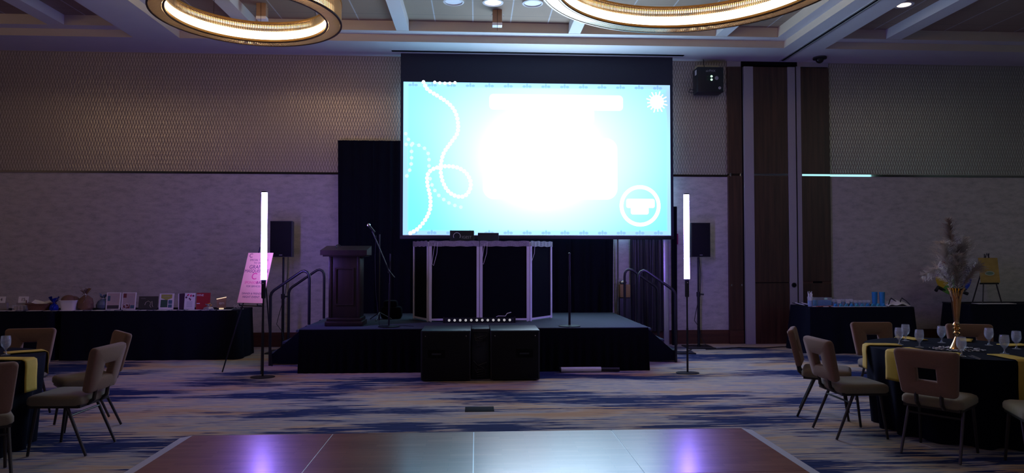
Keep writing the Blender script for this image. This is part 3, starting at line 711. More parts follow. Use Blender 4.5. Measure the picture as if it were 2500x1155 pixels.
# loudspeakers on poles
def pole_speaker(x, y, wdt, rz, l1, l2):
    s = thing('speaker_stand', l1, 'speaker stand', (x, y, 0), 0)
    MB().b2(-.24, .24, -.2, .24, 0, .02, bevel=.004).build('base_plate', M['blkmetal'], s)
    MB().cyl((0, 0, .02), (0, 0, .95), .024).build('lower_pole', M['blkmetal'], s)
    MB().cyl((0, 0, .95), (0, 0, 1.597), .017).build('upper_pole', M['blkmetal'], s)
    MB().cyl((0, 0, .90), (0, 0, .98), .034).build('collar', M['blk'], s)
    MB().cyl((.03, -.02, .94), (.08, -.05, .94), .014).build('knob', M['blk'], s)
    MB().tube([(.05, .1, 1.6), (.06, .05, 1.3), (.035, 0, 1.0), (-.06, -.03, .62), (-.09, -.04, .48), (.0, -.04, .36), (.03, -.03, .2), (.12, -.05, .03)], .006, 6).build('cable', M['blk'], s)
    c = thing('loudspeaker', l2, 'loudspeaker', (x, y, 1.6), rz)
    MB().prism([(-wdt / 2, -.15), (wdt / 2, -.15), (wdt / 2 - .06, .2), (-wdt / 2 + .06, .2)], .6, 'z').build('cabinet', M['blk'], c, smooth=False)
    MB().b2(-wdt / 2 + .01, wdt / 2 - .01, -.162, -.149, .012, .588, bevel=.005).build('grille', M['blkgrille'], c)
    MB().b2(-.025, .025, -.165, -.161, .03, .04).build('badge', M['greyink'], c, smooth=False)
    return s
pole_speaker(-3.235, 11.55, .36, 0, 'black pole stand behind the poster easel holding the left loudspeaker', 'black loudspeaker raised on a pole left of the stage')
pole_speaker(3.93, 11.8, .34, 0, 'black pole stand by the right wall holding the right loudspeaker', 'black loudspeaker raised on a pole right of the stage')
tag(MB().tube([(3.95, 11.5, .01), (4.3, 11.55, .01), (4.6, 11.7, .012), (5.0, 11.62, .01), (5.4, 11.75, .01), (5.9, 11.7, .01)], .009, 6).build('floor_cable', M['blk']), 'black cable running along the wall base right of the right speaker', 'cable')
tag(MB().b2(3.22, 3.62, 11.0, 11.22, 0, .02, bevel=.004).tube([(3.0, 11.3, .01), (3.2, 11.1, .012), (3.45, 11.05, .03), (3.7, 11.5, .01)], .008, 6).build('cable_plate', M['blk']), 'flat black plate with cable on the carpet behind the right tube light', 'plate')
tag(MB().b2(-.115, .19, 7.08, 7.3, 0, .006, bevel=.002).build('floor_box', M['slot']), 'square black outlet cover set in the carpet before the stage', 'floor box')

# ================================================================== POSTER ON EASEL
ez = thing('easel', 'thin black folding easel in front of the left table end', 'easel', (-3.15, 9.72, 0), R(-20))
L_ = lambda p, q, r=.009: MB().cyl(p, q, r, 8)
L_((-.34, -.18, 0), (-.04, .22, 1.75)).build('leg', M['blkmetal'], ez)
L_((.30, -.18, 0), (.02, .22, 1.75)).build('leg', M['blkmetal'], ez)
L_((0, .46, 0), (0, .23, 1.72)).build('leg', M['blkmetal'], ez)
L_((-.21, .0, .915), (.18, .0, .915)).build('crossbar', M['blkmetal'], ez)
for x in (-.17, .13): MB().tube([(x, .02, .92), (x, -.05, .925), (x, -.06, .95)], .008, 8).build('hook', M['blkmetal'], ez)
ps = thing('poster', 'pink printed poster with large lettering on the black easel', 'poster', (-3.15, 9.72, 0), R(-20))
M['pink'] = simple('pink_poster_paper', (0.78, 0.44, 0.26), 0.5, var=0.06, nscale=3)
tl = Matrix.Rotation(R(-18), 3, 'X')
board = MB().box(0, 0, 0, .42, .008, .74).build('board', M['pink'], ps, loc=(-.01, .078, 1.31), rot=(R(-18), 0, 0), smooth=False)
M['magenta'] = simple('magenta_ink', (0.7, 0.03, 0.16), 0.5, var=0)
M['plumink'] = simple('plum_ink', (0.10, 0.02, 0.07), 0.5, var=0)
for s_, sz, zz, mt, xx in (('C', .075, .325, 'plumink', -.15), ('SPECIAL THANKS', .036, .26, 'plumink', 0), ('TO OUR', .036, .215, 'plumink', 0), ('GRAND', .07, .155, 'plumink', 0), ('MASQUERADE', .056, .095, 'plumink', 0),
                           ('C', .12, .015, 'magenta', -.02), ('SPONSOR', .045, -.075, 'magenta', -.05), ('BALL', .05, -.075, 'plumink', .1), ('FOR SERVICES', .034, -.13, 'plumink', 0), ('DINNER & FRIENDS', .034, -.235, 'plumink', 0), ('NIGHT EVENT', .04, -.285, 'plumink', 0)):
    text('lettering', s_, sz * 1.12, M[mt], board, (xx, -.0045, zz))

# ================================================================== CHANDELIERS
def chandelier(cx, cy, z0, Rr, label, n_in):
    t = thing('ring_chandelier', label, 'chandelier', (cx, cy, z0))
    ri, ro, H = Rr - .19, Rr - .012, .27; n = 96
    def ring(a, b, z_0, z_1, name, mat, nn=n, **k):
        return MB().lathe([(a, z_0), (b, z_0), (b, z_1), (a, z_1), (a, z_0)], n=nn).build(name, mat, t, **k)
    ring(ro - .012, ro + .012, 0, .018, 'outer_rim', M['darkrail']); ring(ri - .010, ri + .012, 0, .014, 'inner_rim', M['darkrail'])
    ring(ri - .016, ri - .006, .012, .04, 'inner_lip', M['goldrail'])
    ring(ri - .018, ri + .006, H, H + .025, 'top_rail', M['goldrail']); ring(ro - .01, ro + .012, H, H + .02, 'outer_top_rail', M['goldrail'])
    ring(ri, ri + .012, .04, .165, 'led_band', M['ringlight'])
    ring(ri + .012, ro - .02, H - .01, H, 'top_plate', M['goldrail'])
    ring(ri + .07, ri + .10, H - .03, H - .012, 'inner_lamp_strip', M['ringinner'])
    def rods(rad, z_0, z_1, num, r, name, tilt=0, radial=False):
        mb = MB()
        for k in range(num):
            a = 2 * math.pi * k / num; c_, s_ = math.cos(a), math.sin(a)
            if radial: mb.bar((rad * c_, rad * s_, z_0), (z_1 * c_, z_1 * s_, z_0 + .006), r, .014)
            else:
                b = a + tilt; mb.tube([(rad * c_, rad * s_, z_0), (rad * math.cos(b), rad * math.sin(b), z_1)], r, 5)
        o = mb.build(name, M['crystal'], t); o['kind'] = 'stuff'; return o
    rods(ri - .006, .155, H, n_in, .0075, 'crystal_rod_curtain', .004)
    rods(ro - .002, .018, H, int(n_in * 1.15), .0075, 'outer_crystal_rod_curtain')
    rods(ri + .018, .006, ro - .014, int(n_in * 1.3), .011, 'bottom_crystal_fringe', radial=True)
    for k in range(4):
        a = math.pi / 2 * k + .8; c_, s_ = math.cos(a), math.sin(a)
        MB().cyl((ri * c_, ri * s_, H + .02), (ri * c_ * .96, ri * s_ * .96, Z2 - z0), .003, 6).build('suspension_wire', M['darkrail'], t)
        MB().cyl((ri * c_ * .96, ri * s_ * .96, Z2 - z0 - .015), (ri * c_ * .96, ri * s_ * .96, Z2 - z0), .03, 12).build('ceiling_cup', M['goldrail'], t)
    return t
chandelier(-2.96, 8.87, 4.70, 1.18, 'smaller glowing crystal ring chandelier over the left of the hall', 260)
chandelier(2.45, 7.38, 4.70, 1.77, 'larger glowing crystal ring chandelier over the right of the hall', 400)

# ceiling fittings
def sensor(x, y, label):
    t = thing('sensor_box', label, 'sensor', (x, y, Z2))
    MB().b2(-.075, .075, -.06, .06, -.21, 0, bevel=.006).build('housing', simple('tan_box', (.33, .2, .13), .6), t)
    MB().b2(-.078, .078, -.063, .063, -.25, -.205, bevel=.006).build('lens_cover', M['tubeoff'], t)
    MB().cyl((0, -.066, -.34), (0, -.066, 0), .003, 6).build('rod', M['blkmetal'], t)
    for s in (-.1, .1): MB().tube([(s * .7, 0, -.05), (s, 0, -.06), (s, 0, -.09)], .005, 6).build('clip', M['chrome'], t)
sensor(.33, 10.7, 'small tan ceiling box with rod above the middle of the screen')
sensor(-3.33, 10.6, 'small tan ceiling box seen inside the smaller ring')
for x, em, lab in ((-.35, 0, 'left unlit round ceiling fixture at the top edge'), (.25, 1, 'lit round ceiling fixture at the top edge between two unlit ones'), (.86, 0, 'right unlit round ceiling fixture at the top edge beside the larger ring')):
    t = thing('ceiling_light', lab, 'ceiling light', (x, 10.24, Z2), 0, None)
    MB().lathe([(0, 0), (.16, 0), (.16, -.045), (.135, -.05), (.13, -.03)], n=32).build('housing', M['plaster'], t)
    MB().lathe([(0, -.035), (.13, -.035)], n=32).build('diffuser', emitter('cool_disc', (.75, .8, 1), 2.5) if em else M['tubeoff'], t)
t = thing('recessed_light', 'warm recessed downlight in the dark right ceiling bay', 'ceiling light', (6.66, 10.1, Z2))
MB().lathe([(.10, -.004), (.14, -.008), (.145, 0)], n=32).build('trim_ring', M['plaster'], t)
MB().lathe([(0, -.003), (.10, -.003)], n=32).build('lamp_face', emitter('warm_downlight', (1, .8, .6), 2.5), t)
t = thing('security_camera', 'black dome camera on the ceiling beside the partition track', 'camera', (6.27, 11.95, CZ))
MB().lathe([(0, 0), (.12, 0), (.12, -.03), (.10, -.035), (0, -.035)], n=32).build('mount', M['blk'], t)
MB().ball((0, 0, -.035), .075, sz=1).build('dome', simple('smoked_dome', (.01, .01, .012), .08, var=0), t)
# wall mounted box
t = thing('air_purifier', 'black wall box with green lights high right of the screen', 'air purifier', (4.255, WY - .3, 4.60))
M['greenled'] = emitter('green_led', (.45, 1.0, .6), 4)
MB().b2(-.24, .24, 0, .28, 0, .46, bevel=.012).build('housing', M['blk'], t)
MB().b2(-.2, .2, .14, .3, .46, .53, bevel=.004).build('bracket', simple('bracket_cream', (.45, .38, .24), .5), t)
MB().cyl((-.08, .1, .46), (-.08, .16, .64), .006).build('conduit', M['blk'], t)
for z in (.225, .285): MB().lathe([(0, -.004), (.018, 0), (.018, .004)], n=16).build('indicator', M['greenled'], t, loc=(.015, -.002, z), rot=(R(90), 0, 0))
for z in (.22, .25, .285): MB().b2(-.075, -.02, -.002, .001, z, z + .006).build('status_mark', simple('dim_green', (.02, .12, .04), .5), t, smooth=False)
MB().tube([(.11, -.004, .255), (.11, .001, .255)], .034, 24).build('round_sticker', M['greyink'], t, label='round grey sticker')
MB().tube([(.165, -.004, .075), (.165, .001, .075)], .024, 24).build('round_sticker', M['white'], t, label='round white sticker')
MB().b2(.159, .171, -.006, -.003, .065, .09).build('lock', M['ink'], t, smooth=False)
text('lettering', 'airPHX', .06, M['greyink'], t, (0, -.001, .385))
MB().b2(-.242, -.236, .06, .15, .33, .42).build('side_label', M['white'], t, smooth=False)
MB().tube([(-.22, .2, .08), (-.32, .22, .1), (-.335, .22, .05), (-.3, .22, .03), (-.24, .24, .04)], .006, 6).build('power_lead', M['blk'], t)
tag(MB().b2(3.68, 3.72, WY - .02, WY, 1.83, 2.03, bevel=.004).build('wall_switch', simple('maroon', (.25, .02, .08), .5)), 'small dark red wall fixture just left of the right tube light', 'wall fixture')

# ================================================================== DANCE FLOOR
M['ramp'] = simple('pale_ramp_strip', (.72, .70, .74), .35, .2, var=.08, stretch=(2, 30, 2))
df = thing('dance_floor', 'glossy wooden panel dance floor with pale edge ramps', 'dance floor', (0, 0, 0))
DX = [-2.52, -1.28, -.02, 1.24, 2.46]; DY1 = 6.2; DY0 = 1.2
for i in range(4):
    for j in range(4):
        yb = DY1 - j * 1.25; MB().b2(DX[i] + .003, DX[i + 1] - .003, yb - 1.247, yb - .003, .0, .022).build('wood_panel', M['dance'], df, smooth=False)
MB().b2(DX[0], DX[-1], DY0 + .01, DY1 - .001, .0, .0185).build('joint_strip', M['alu'], df, smooth=False)
for sgn, xe in ((-1, DX[0]), (1, DX[-1])):
    MB().prism([(xe, 0), (xe, .021), (xe + sgn * .10, .004), (xe + sgn * .10, 0)], DY1 - DY0, 'y', DY0).build('edge_ramp', M['ramp'], df, smooth=False, label='pale metal edge ramp')
MB().prism([(DY1, 0), (DY1, .0225), (DY1 + .012, .002), (DY1 + .012, 0)], DX[-1] - DX[0], 'x', DX[0]).build('edge_ramp', M['alu'], df, smooth=False)

# ================================================================== CHAIRS
def make_chair(label):
    t = thing('banquet_chair', label, 'chair')
    # seat cushion, crowned
    loop = rrect(-.225, .225, -.215, .235, .05, 5); mb = MB(); rings = []
    for ins, z in ((.012, .405), (0, .42), (0, .455), (.008, .472), (.03, .484), (.10, .490)):
        k = 1 - ins / .225; rings.append([mb.bm.verts.new((x * k, .01 + (y - .01) * k, z)) for x, y in loop])
    for A, B in zip(rings, rings[1:]):
        for i in range(len(A)): mb.bm.faces.new((A[i], A[(i + 1) % len(A)], B[(i + 1) % len(A)], B[i]))
    mb.bm.faces.new(rings[0][::-1]); mb.bm.faces.new(rings[-1])
    mb.build('seat', M['upseat'], t, ang=50)
    # backrest: padded slab with a square window
    import itertools
    hz0, hz1, hw = .125, .235, .07; Hh = .375
    def out(k):   # outer outline at inset k
        w0, w1 = .205 - k, .232 - k; r = .032; pts = []
        for cx, cz, a in ((w1 - r, Hh - k - r, 0), (-w1 + r, Hh - k - r, 90), (-w0 + r, k + r, 180), (w0 - r, k + r, 270)):
            for i in range(7):
                b = R(a + 15 * i); pts.append((cx + r * math.cos(b), cz + r * math.sin(b)))
        return pts
    def inn(k):
        hw_ = hw + k; z0_, z1_ = hz0 - k, hz1 + k; rr = .008; pts = []
        for cx, cz, a in ((hw_ - rr, z1_ - rr, 0), (-hw_ + rr, z1_ - rr, 90), (-hw_ + rr, z0_ + rr, 180), (hw_ - rr, z0_ + rr, 270)):
            for i in range(7):
                b = R(a + 15 * i); pts.append((cx + rr * math.cos(b), cz + rr * math.sin(b)))
        return pts
    mb = MB(); T = .031; prof = [(out(.014), T), (out(.003), T * .7), (out(0), T * .2), (out(0), -T * .2), (out(.003), -T * .7), (out(.014), -T), (inn(.012), -T), (inn(.002), -T * .75), (inn(0), 0), (inn(.002), T * .75), (inn(.012), T)]
    ringsb = []
    for pts, y in prof: ringsb.append([mb.bm.verts.new((x, y + .05 * (x / .23) ** 2 * .35, z)) for x, z in pts])
    for A, B in zip(ringsb, ringsb[1:] + ringsb[:1]):
        for i in range(28): mb.bm.faces.new((A[i], A[(i + 1) % 28], B[(i + 1) % 28], B[i]))
    mb.build('backrest', M['upback'], t, loc=(0, -.245, .50), rot=(R(13.5), 0, 0), ang=50)
    for sx in (-1, 1):
        MB().tube([(sx * .195, -.09, .405), (sx * .21, -.26, .004)], [.014, .011], 8).build('leg', M['darkmetal'], t)
        MB().tube([(sx * .195, .15, .405), (sx * .21, .205, .004)], [.014, .011], 8).build('leg', M['darkmetal'], t)
        MB().tube([(sx * .09, -.12, .39), (sx * .09, -.20, .40), (sx * .09, -.245, .44), (sx * .09, -.262, .54)], .016, 6).build('back_bracket', M['darkmetal'], t)
    mb = MB(); fr_ = [(-.2, -.19, .40), (.2, -.19, .40), (.2, .21, .40), (-.2, .21, .40)]
    for a, b in zip(fr_, fr_[1:] + fr_[:1]): mb.bar(a, b, .018, .03)
    mb.build('seat_frame', M['darkmetal'], t, smooth=False)
    MB().cyl((-.198, -.125, .325), (.198, -.125, .325), .009, 8).build('stretcher', M['darkmetal'], t)
    return t
def face(dx, dy): return math.atan2(-dx, dy)   # local +Y turned to (dx,dy)
ch0 = make_chair('tan square-backed chair with its back to the camera at the right round table')
ch0.location = (3.82, 5.42, 0); ch0.rotation_euler = (0, 0, face(.785, .62)); ch0['group'] = 'banquet chairs at the round tables'
G_ = 'banquet chairs at the round tables'
for x, y, dx, dy, lab in [
    (3.425, 6.04, 1, 0, 'tan sideways chair nearest the dance floor at the right table'),
    (3.56, 6.75, .87, -.49, 'tan chair half hidden behind the sideways chair at the right table'),
    (4.46, 7.16, -.05, -1, 'tan chair beyond the right table in front of the party goods table'),
    (5.34, 6.90, -.265, -.964, 'tan chair behind the gold vase at the right table'),
    (4.31, 4.92, .35, .94, 'tan chair cut by the right picture edge with only its seat showing'),
    (-3.40, 5.90, -1, .03, 'tan sideways chair nearest the dance floor at the left table'),
    (-3.74, 6.72, -.75, -.66, 'tan chair half hidden behind the sideways chair at the left table'),
    (-4.56, 6.98, .15, -.99, 'tan chair on the far side of the left table before the long table'),
    (-3.63, 5.12, -.62, .78, 'tan chair cut by the left picture edge with its back to the camera')]:
    dup(ch0, (x, y, 0), face(dx, dy), lab)

# ================================================================== ROUND TABLES
def round_table(cx, cy, label):
    t = thing('round_table', label, 'table', (cx, cy, 0)); r = .79
    MB().lathe([(0, .735), (r - .01, .735), (r - .01, .752), (0, .752)], n=48).build('tabletop', M['blk'], t)
    MB().cyl((0, 0, 0), (0, 0, .735), .05).build('pedestal', M['blk'], t)
    mb = MB(); n = 192; rings = []
    for j in range(9):
        v = j / 8; z = .757 - .753 * v; ring_ = []
        for k in range(n):
            a = 2 * math.pi * k / n; amp = .045 * v ** 1.1
            fold = math.sin(a * 15 + .9 * math.sin(a * 4)) * amp
            rr = r + .004 + (.0 if j else -.004) - .10 * v + fold
            if rr > r + .01: rr = r + .01
            ring_.append(mb.bm.verts.new((rr * math.cos(a), rr * math.sin(a), z)))
        rings.append(ring_)
    for A, B in zip(rings, rings[1:]):
        for i in range(n): mb.bm.faces.new((A[i], A[(i + 1) % n], B[(i + 1) % n], B[i]))
    mb.bm.faces.new(rings[0])
    mb.build('tablecloth', M['navycloth'], t, ang=60, label='floor length navy black tablecloth')
    return t
RT = (4.53, 6.15); LT = (-4.5, 5.85); TZ = .757
round_table(*RT, 'round table under a dark cloth with gold vase at the right')
round_table(*LT, 'round table under a dark cloth cut by the left picture edge')
def napkin(c, deg, label, hang=.24, w=.15, inner=.50, skew=0, group='gold napkins on the round tables'):
    t = thing('napkin', label, 'napkin', (c[0], c[1], TZ), R(deg), group)
    mb = MB(); rr = .793
    path = [(inner, .008), (inner + .1, .009), (.7, .006), (rr - .01, .006), (rr + .012, -.006), (rr + .016, -.05), (rr + .012, -hang * .6), (rr + .014, -hang)]
    n = len(path) - 1
    def f(u, v):
        i = u * n; k = min(int(i), n - 1); q = i - k; x = path[k][0] * (1 - q) + path[k + 1][0] * q; z = path[k][1] * (1 - q) + path[k + 1][1] * q
        yy = (v - .5) * w * (1 + .08 * max(0, x - rr)); s = skew * (x - inner)
        curve = (rr - math.sqrt(max(rr * rr - yy * yy, 0))) if x > rr - .02 else 0
        return (x - curve * .9, yy + s, z)
    mb.grid(f, 28, 6)
    o = mb.build('cloth', M['napkin'], t)
    md = o.modifiers.new('thick', 'SOLIDIFY'); md.thickness = .006; md.offset = 1
    return t
for d, sk, h, lab in ((163, 0, .22, 'gold napkin draped over the table edge before the half hidden right chair'), (193, .1, .26, 'gold napkin hanging beside the sideways chair at the right table'),
                      (228, 0, .2, 'gold napkin just behind the chair back nearest the camera'), (266, .15, .33, 'gold napkin hanging at the right picture edge'),
                      (93, 0, .2, 'gold napkin on the far side of the right table behind the left glasses'), (50, 0, .2, 'gold napkin behind the vase on the right table'), (8, 0, .2, 'gold napkin lying among the rightmost glasses')):
    napkin(RT, d, lab, h, skew=sk)
for d, h, lab in ((0, .26, 'gold napkin hanging over the edge of the left table'), (42, .2, 'gold napkin lying flat toward the far side of the left table')):
    napkin(LT, d, lab, h)
def make_goblet(label):
    t = thing('goblet', label, 'glass', (0, 0, 0), 0, 'water goblets on the round tables')
    MB().lathe([(0, .002), (.034, .002), (.036, .005), (.012, .012), (.006, .025), (.006, .045), (.016, .058), (.034, .08), (.040, .11), (.038, .145), (.034, .168), (.032, .168), (.036, .145), (.038, .11), (.032, .083), (.010, .06), (0, .058)], n=24).build('glass_bowl', M['glass'], t)
    MB().lathe([(0, .062), (.012, .064), (.030, .084), (.036, .108), (.035, .135), (0, .138)], n=20).build('iced_water', M['ice'], t)
    return t
gob = make_goblet('water goblet nearest the left end of the right table'); gob.location = (4.09, 6.36, TZ)
for x, y, lab in ((4.35, 6.66, 'water goblet at the back of the left trio on the right table'), (4.17, 6.18, 'water goblet at the front right of the left trio on the right table'),
                  (4.60, 6.48, 'lone water goblet left behind the gold vase'), (4.15, 5.60, 'water goblet just right of the vase foot'), (4.93, 6.28, 'water goblet right of the vase before the far chair'),
                  (4.63, 5.72, 'front goblet of the pair near the right picture edge'), (4.99, 6.02, 'rear goblet of the pair near the right picture edge'),
                  (-4.08, 6.12, 'full water goblet on the left table beside the gold napkin'), (-4.37, 6.35, 'water goblet cut by the left picture edge')):
    dup(gob, (x, y, TZ), 0, lab)
# gold trumpet vase with pampas plumes
vx, vy = 4.44, 6.05
v = thing('vase', 'tall gold trumpet vase in the centre of the right table', 'vase', (vx, vy, TZ))
prof = [(0, 0), (.062, 0), (.064, .008), (.05, .03), (.032, .07), (.02, .10), (.014, .115), (.018, .125), (.03, .14), (.032, .15), (.02, .162), (.018, .168), (.034, .182), (.036, .194), (.02, .206), (.022, .215), (.034, .225), (.024, .24), (.022, .255), (.03, .34), (.042, .46), (.055, .53), (.075, .565), (.07, .563), (.05, .52), (.02, .3), (0, .29)]
MB().lathe(prof, n=32).build('body', M['gold'], v)
def plume_mesh(path, width, n, seed, droop=.4, th=.0020):
    rnd = random.Random(seed); mb = MB(); P = [Vector(p) for p in path]
    mb.tube(P, [.004] * (len(P) - 1) + [.001], 5)
    L = len(P) - 1
    for i in range(n):
        t = .22 + .78 * i / n; k = min(int(t * L), L - 1); q = t * L - k; p = P[k].lerp(P[k + 1], q); d = (P[k + 1] - P[k]).normalized()
        a = rnd.random() * 2 * math.pi; o = d.orthogonal().normalized(); o.rotate(Matrix.Rotation(a, 3, d))
        prof_ = math.sin(math.pi * min(1, (1 - (t - .22) / .78) * .92 + .08)) ** .6
        l = width * prof_ * rnd.uniform(.6, 1.15)
        a1 = p + (o * .55 + d * .65) * l * .6; a2 = p + (o * 1.0 + d * .75) * l + Vector((0, 0, -droop * l * .4))
        s_ = d.cross(o) * th * rnd.uniform(1.2, 2.6)
        vs = [mb.bm.verts.new(c) for c in (p - s_, p + s_, a1 + s_, a1 - s_)]; mb.bm.faces.new(vs)
        w2 = [vs[3], vs[2], mb.bm.verts.new(a2)]; mb.bm.faces.new(w2)
        for m_ in range(4):                                               # feathery barbs
            f_ = .3 + .17 * m_; b0 = p.lerp(a2, f_); o2 = (o + d * .5 + Vector((rnd.uniform(-.8, .8), rnd.uniform(-.8, .8), rnd.uniform(-.4, .6)))).normalized()
            b1 = b0 + o2 * l * .35; mb.bm.faces.new([mb.bm.verts.new(b0 - s_ * .5), mb.bm.verts.new(b0 + s_ * .5), mb.bm.verts.new(b1)])
    return mb
M['pampas'] = simple('pampas_cream', (.68, .60, .54), .9, var=.2, nscale=20); M['pampas_d'] = simple('pampas_taupe', (.40, .31, .27), .9, var=.2, nscale=20)
pp = [(((0, 0, .3), (-.01, 0, .75), (-.03, 0, 1.0), (-.06, 0, 1.2)), .11, 420, 'pampas_d', 'tall taupe pampas plume at the top of the vase arrangement'),
      (((0, 0, .3), (-.05, 0, .62), (-.10, -.02, .84), (-.13, -.03, .97)), .14, 420, 'pampas', 'cream pampas plume leaning left in the vase'),
      (((0, 0, .3), (.05, .02, .62), (.08, .02, .86), (.11, .02, 1.02)), .13, 420, 'pampas', 'cream pampas plume leaning right in the vase'),
      (((0, 0, .3), (-.02, -.05, .60), (-.05, -.08, .74), (-.08, -.10, .86)), .12, 320, 'pampas', 'short cream pampas plume in the middle of the vase'),
      (((0, 0, .3), (-.08, -.02, .62), (-.2, -.04, .75), (-.36, -.06, .68)), .08, 260, 'pampas', 'thin pampas plume arching far left out of the vase'),
      (((0, 0, .3), (.07, -.02, .60), (.14, -.03, .72), (.20, -.04, .78)), .09, 260, 'pampas', 'short pampas plume reaching right out of the vase'),
      (((0, 0, .3), (.04, .0, .60), (.02, .0, .78), (.03, .0, .95)), .12, 320, 'pampas_d', 'taupe pampas plume in the core of the vase arrangement')]
for i, (path, wd, n, mt, lab) in enumerate(pp):
    o = plume_mesh(path, wd, n, i).build('pampas_plume', M[mt], loc=(vx, vy, TZ), recalc=False); tag(o, lab, 'plume', 'pampas plumes in the gold vase')
mb = MB(); rnd = random.Random(3)
for k in range(110):
    a = rnd.random() * 6.28; r_ = .07 + rnd.random() ** .8 * .15; x, y = r_ * math.cos(a) * 1.1, r_ * math.sin(a) * .8; s_ = rnd.uniform(.006, .014)
    mb.box(x, y, .004 + rnd.random() * .004, s_ * 2, s_, .003, rot=Matrix.Rotation(rnd.random() * 3, 3, 'Z') @ Matrix.Rotation(rnd.uniform(-.4, .4), 3, 'X'))
tag(mb.build('confetti', M['white'], loc=(vx, vy, TZ), smooth=False), 'white petal confetti scattered round the gold vase foot', 'confetti', kind='stuff')
def cutlery(x, y, a, label, blade=True):
    t = thing('knife' if blade else 'fork', label, 'cutlery', (x, y, TZ + .002), a)
    MB().b2(-.1, .02, -.006, .006, 0, .003).build('handle', M['chrome'], t); MB().b2(.02, .11, -.009, .009, 0, .002).build('blade' if blade else 'tines', M['chrome'], t)
cutlery(4.24, 5.55, R(70), 'silver knife beside the napkin at the right picture edge'); cutlery(4.20, 5.52, R(75), 'silver fork left of the knife at the right picture edge', False)
cutlery(3.95, 5.86, R(30), 'silver knife beside the hanging napkin near the sideways chair')

# ================================================================== LONG TABLES WITH FLOOR-LENGTH CLOTHS
def long_table(x0, x1, y0, y1, h, label, amp=.012, flare=.03, per=.35):
    t = thing('banquet_table', label, 'table', ((x0 + x1) / 2, (y0 + y1) / 2, 0)); w, d = (x1 - x0) / 2, (y1 - y0) / 2
    MB().b2(-w + .01, w - .01, -d + .01, d - .01, h - .03, h - .008).build('tabletop', M['blk'], t)
    for sx in (-1, 1):
        for sy in (-1, 1): MB().cyl((sx * (w - .12), sy * (d - .1), 0), (sx * (w - .12), sy * (d - .1), h - .03), .015).build('leg', M['blkmetal'], t)
    skirt_mesh([(a, b) for a, b in rrect(-w, w, -d, d, .03, 3)][::-1], .004, h, amp, per, flare).build('tablecloth', M['navycloth'], t, ang=60)
    return t
long_table(-9.2, -6.55, 10.85, 11.58, .76, 'black clothed display table at the far left picture edge')
long_table(-6.43, -3.73, 10.85, 11.58, .76, 'long black clothed display table left of the stage')
long_table(5.53, 7.36, 11.0, 11.7, .76, 'black clothed party goods table beside the wood panels', .02, .05)
long_table(8.50, 10.9, 11.25, 11.95, .78, 'black clothed table behind the gold vase at the right', .02, .08)

# ---- things on the left display table (top z .76)
TT = .762; YF = 11.12
def flat(name, label, cat, x, y, w, h, mat, lean=8, rz=0, z=TT, group=None, th=.008):
    t = thing(name, label, cat, (x, y, z), R(rz), group)
    o = MB().b2(-w / 2, w / 2, 0, th, 0, h).build('board', mat, t, rot=(R(-lean), 0, 0), smooth=False); return t, o
def patch(o, name, x0, x1, z0, z1, mat, d=.0015):
    return MB().b2(x0, x1, -d, 0.0, z0, z1).build(name, mat, o, smooth=False)
# number cards
for x, s_, lab in ((-7.165, '15', 'small white number 15 card on the left display table'), (-7.515, '14', 'white number card cut by the left picture edge')):
    t, o = flat('number_card', lab, 'card', x, YF, .15, .10, M['white'], z=TT + .115); text('number', s_, .07, M['ink'], o, (0, -.002, .05))
    MB().b2(-.10, .10, .0, .05, -.113, 0.0).build('holder', smat('acryl', (.3, .27, .27), .2), t)
t = thing('candle_box', 'clear box of small dark jars under the number 15 card', 'box', (-7.13, YF - .1, TT))
MB().b2(-.11, .11, -.04, .03, 0, .09, bevel=.004).build('box', M['glass'], t)
for k in range(4): MB().cyl((-.08 + k * .05, 0, .002), (-.08 + k * .05, 0, .07), .02).build('jar', smat('jar%d' % k, (.3, .22, .16) if k < 3 else (.03, .02, .02), .3), t)
# wicker tray with cards
M['wicker'] = simple('brown_wicker', (.16, .07, .05), .7, var=.5, nscale=70, bumpy=.8)
def basket(name, label, x, y, w, d, h, mat, handle=0, flare=1.15):
    t = thing(name, label, 'basket', (x, y, TT)); lo = rrect(-w / 2, w / 2, -d / 2, d / 2, min(w, d) * .25, 5); mb = MB(); rings = []
    for z, k in ((0, .9), (h, flare), (h, flare - .06), (.012, .84)): rings.append([mb.bm.verts.new((a * k, b * k, z)) for a, b in lo])
    for A, B in zip(rings, rings[1:]):
        for i in range(len(A)): mb.bm.faces.new((A[i], A[(i + 1) % len(A)], B[(i + 1) % len(A)], B[i]))
    mb.bm.faces.new(rings[0][::-1]); mb.bm.faces.new(rings[-1]); mb.build('body', mat, t)
    MB().tube([(a * flare, b * flare, h) for a, b in lo], .008, 6, closed=True).build('rim', mat, t)
    if handle: MB().tube([(-w / 2 * flare + handle * 0 + w * flare * i / 14, 0, h + handle * math.sin(math.pi * i / 14)) for i in range(15)], .01, 6).build('handle', mat, t)
    return t
bk = basket('wicker_basket', 'long brown wicker basket holding white cards on the left display table', -6.89, YF, .33, .22, .10, M['wicker'])
for s in (-1, 1): MB().tube([(s * .19, -.05, .09), (s * .225, 0, .15), (s * .19, .05, .09)], .008, 6).build('side_handle', M['wicker'], bk)
for i, (x, a, lab) in enumerate(((-6.93, 14, 'white envelope lying tilted in the wicker basket'), (-6.80, -18, 'white envelope standing at the right end of the wicker basket'))):
    tag(MB().box(0, 0, 0, .16, .09, .006, rot=Matrix.Rotation(R(a), 3, 'Y') @ Matrix.Rotation(R(30), 3, 'X')).build('envelope', M['white'], loc=(x, YF, TT + .12), smooth=False), lab, 'envelope')
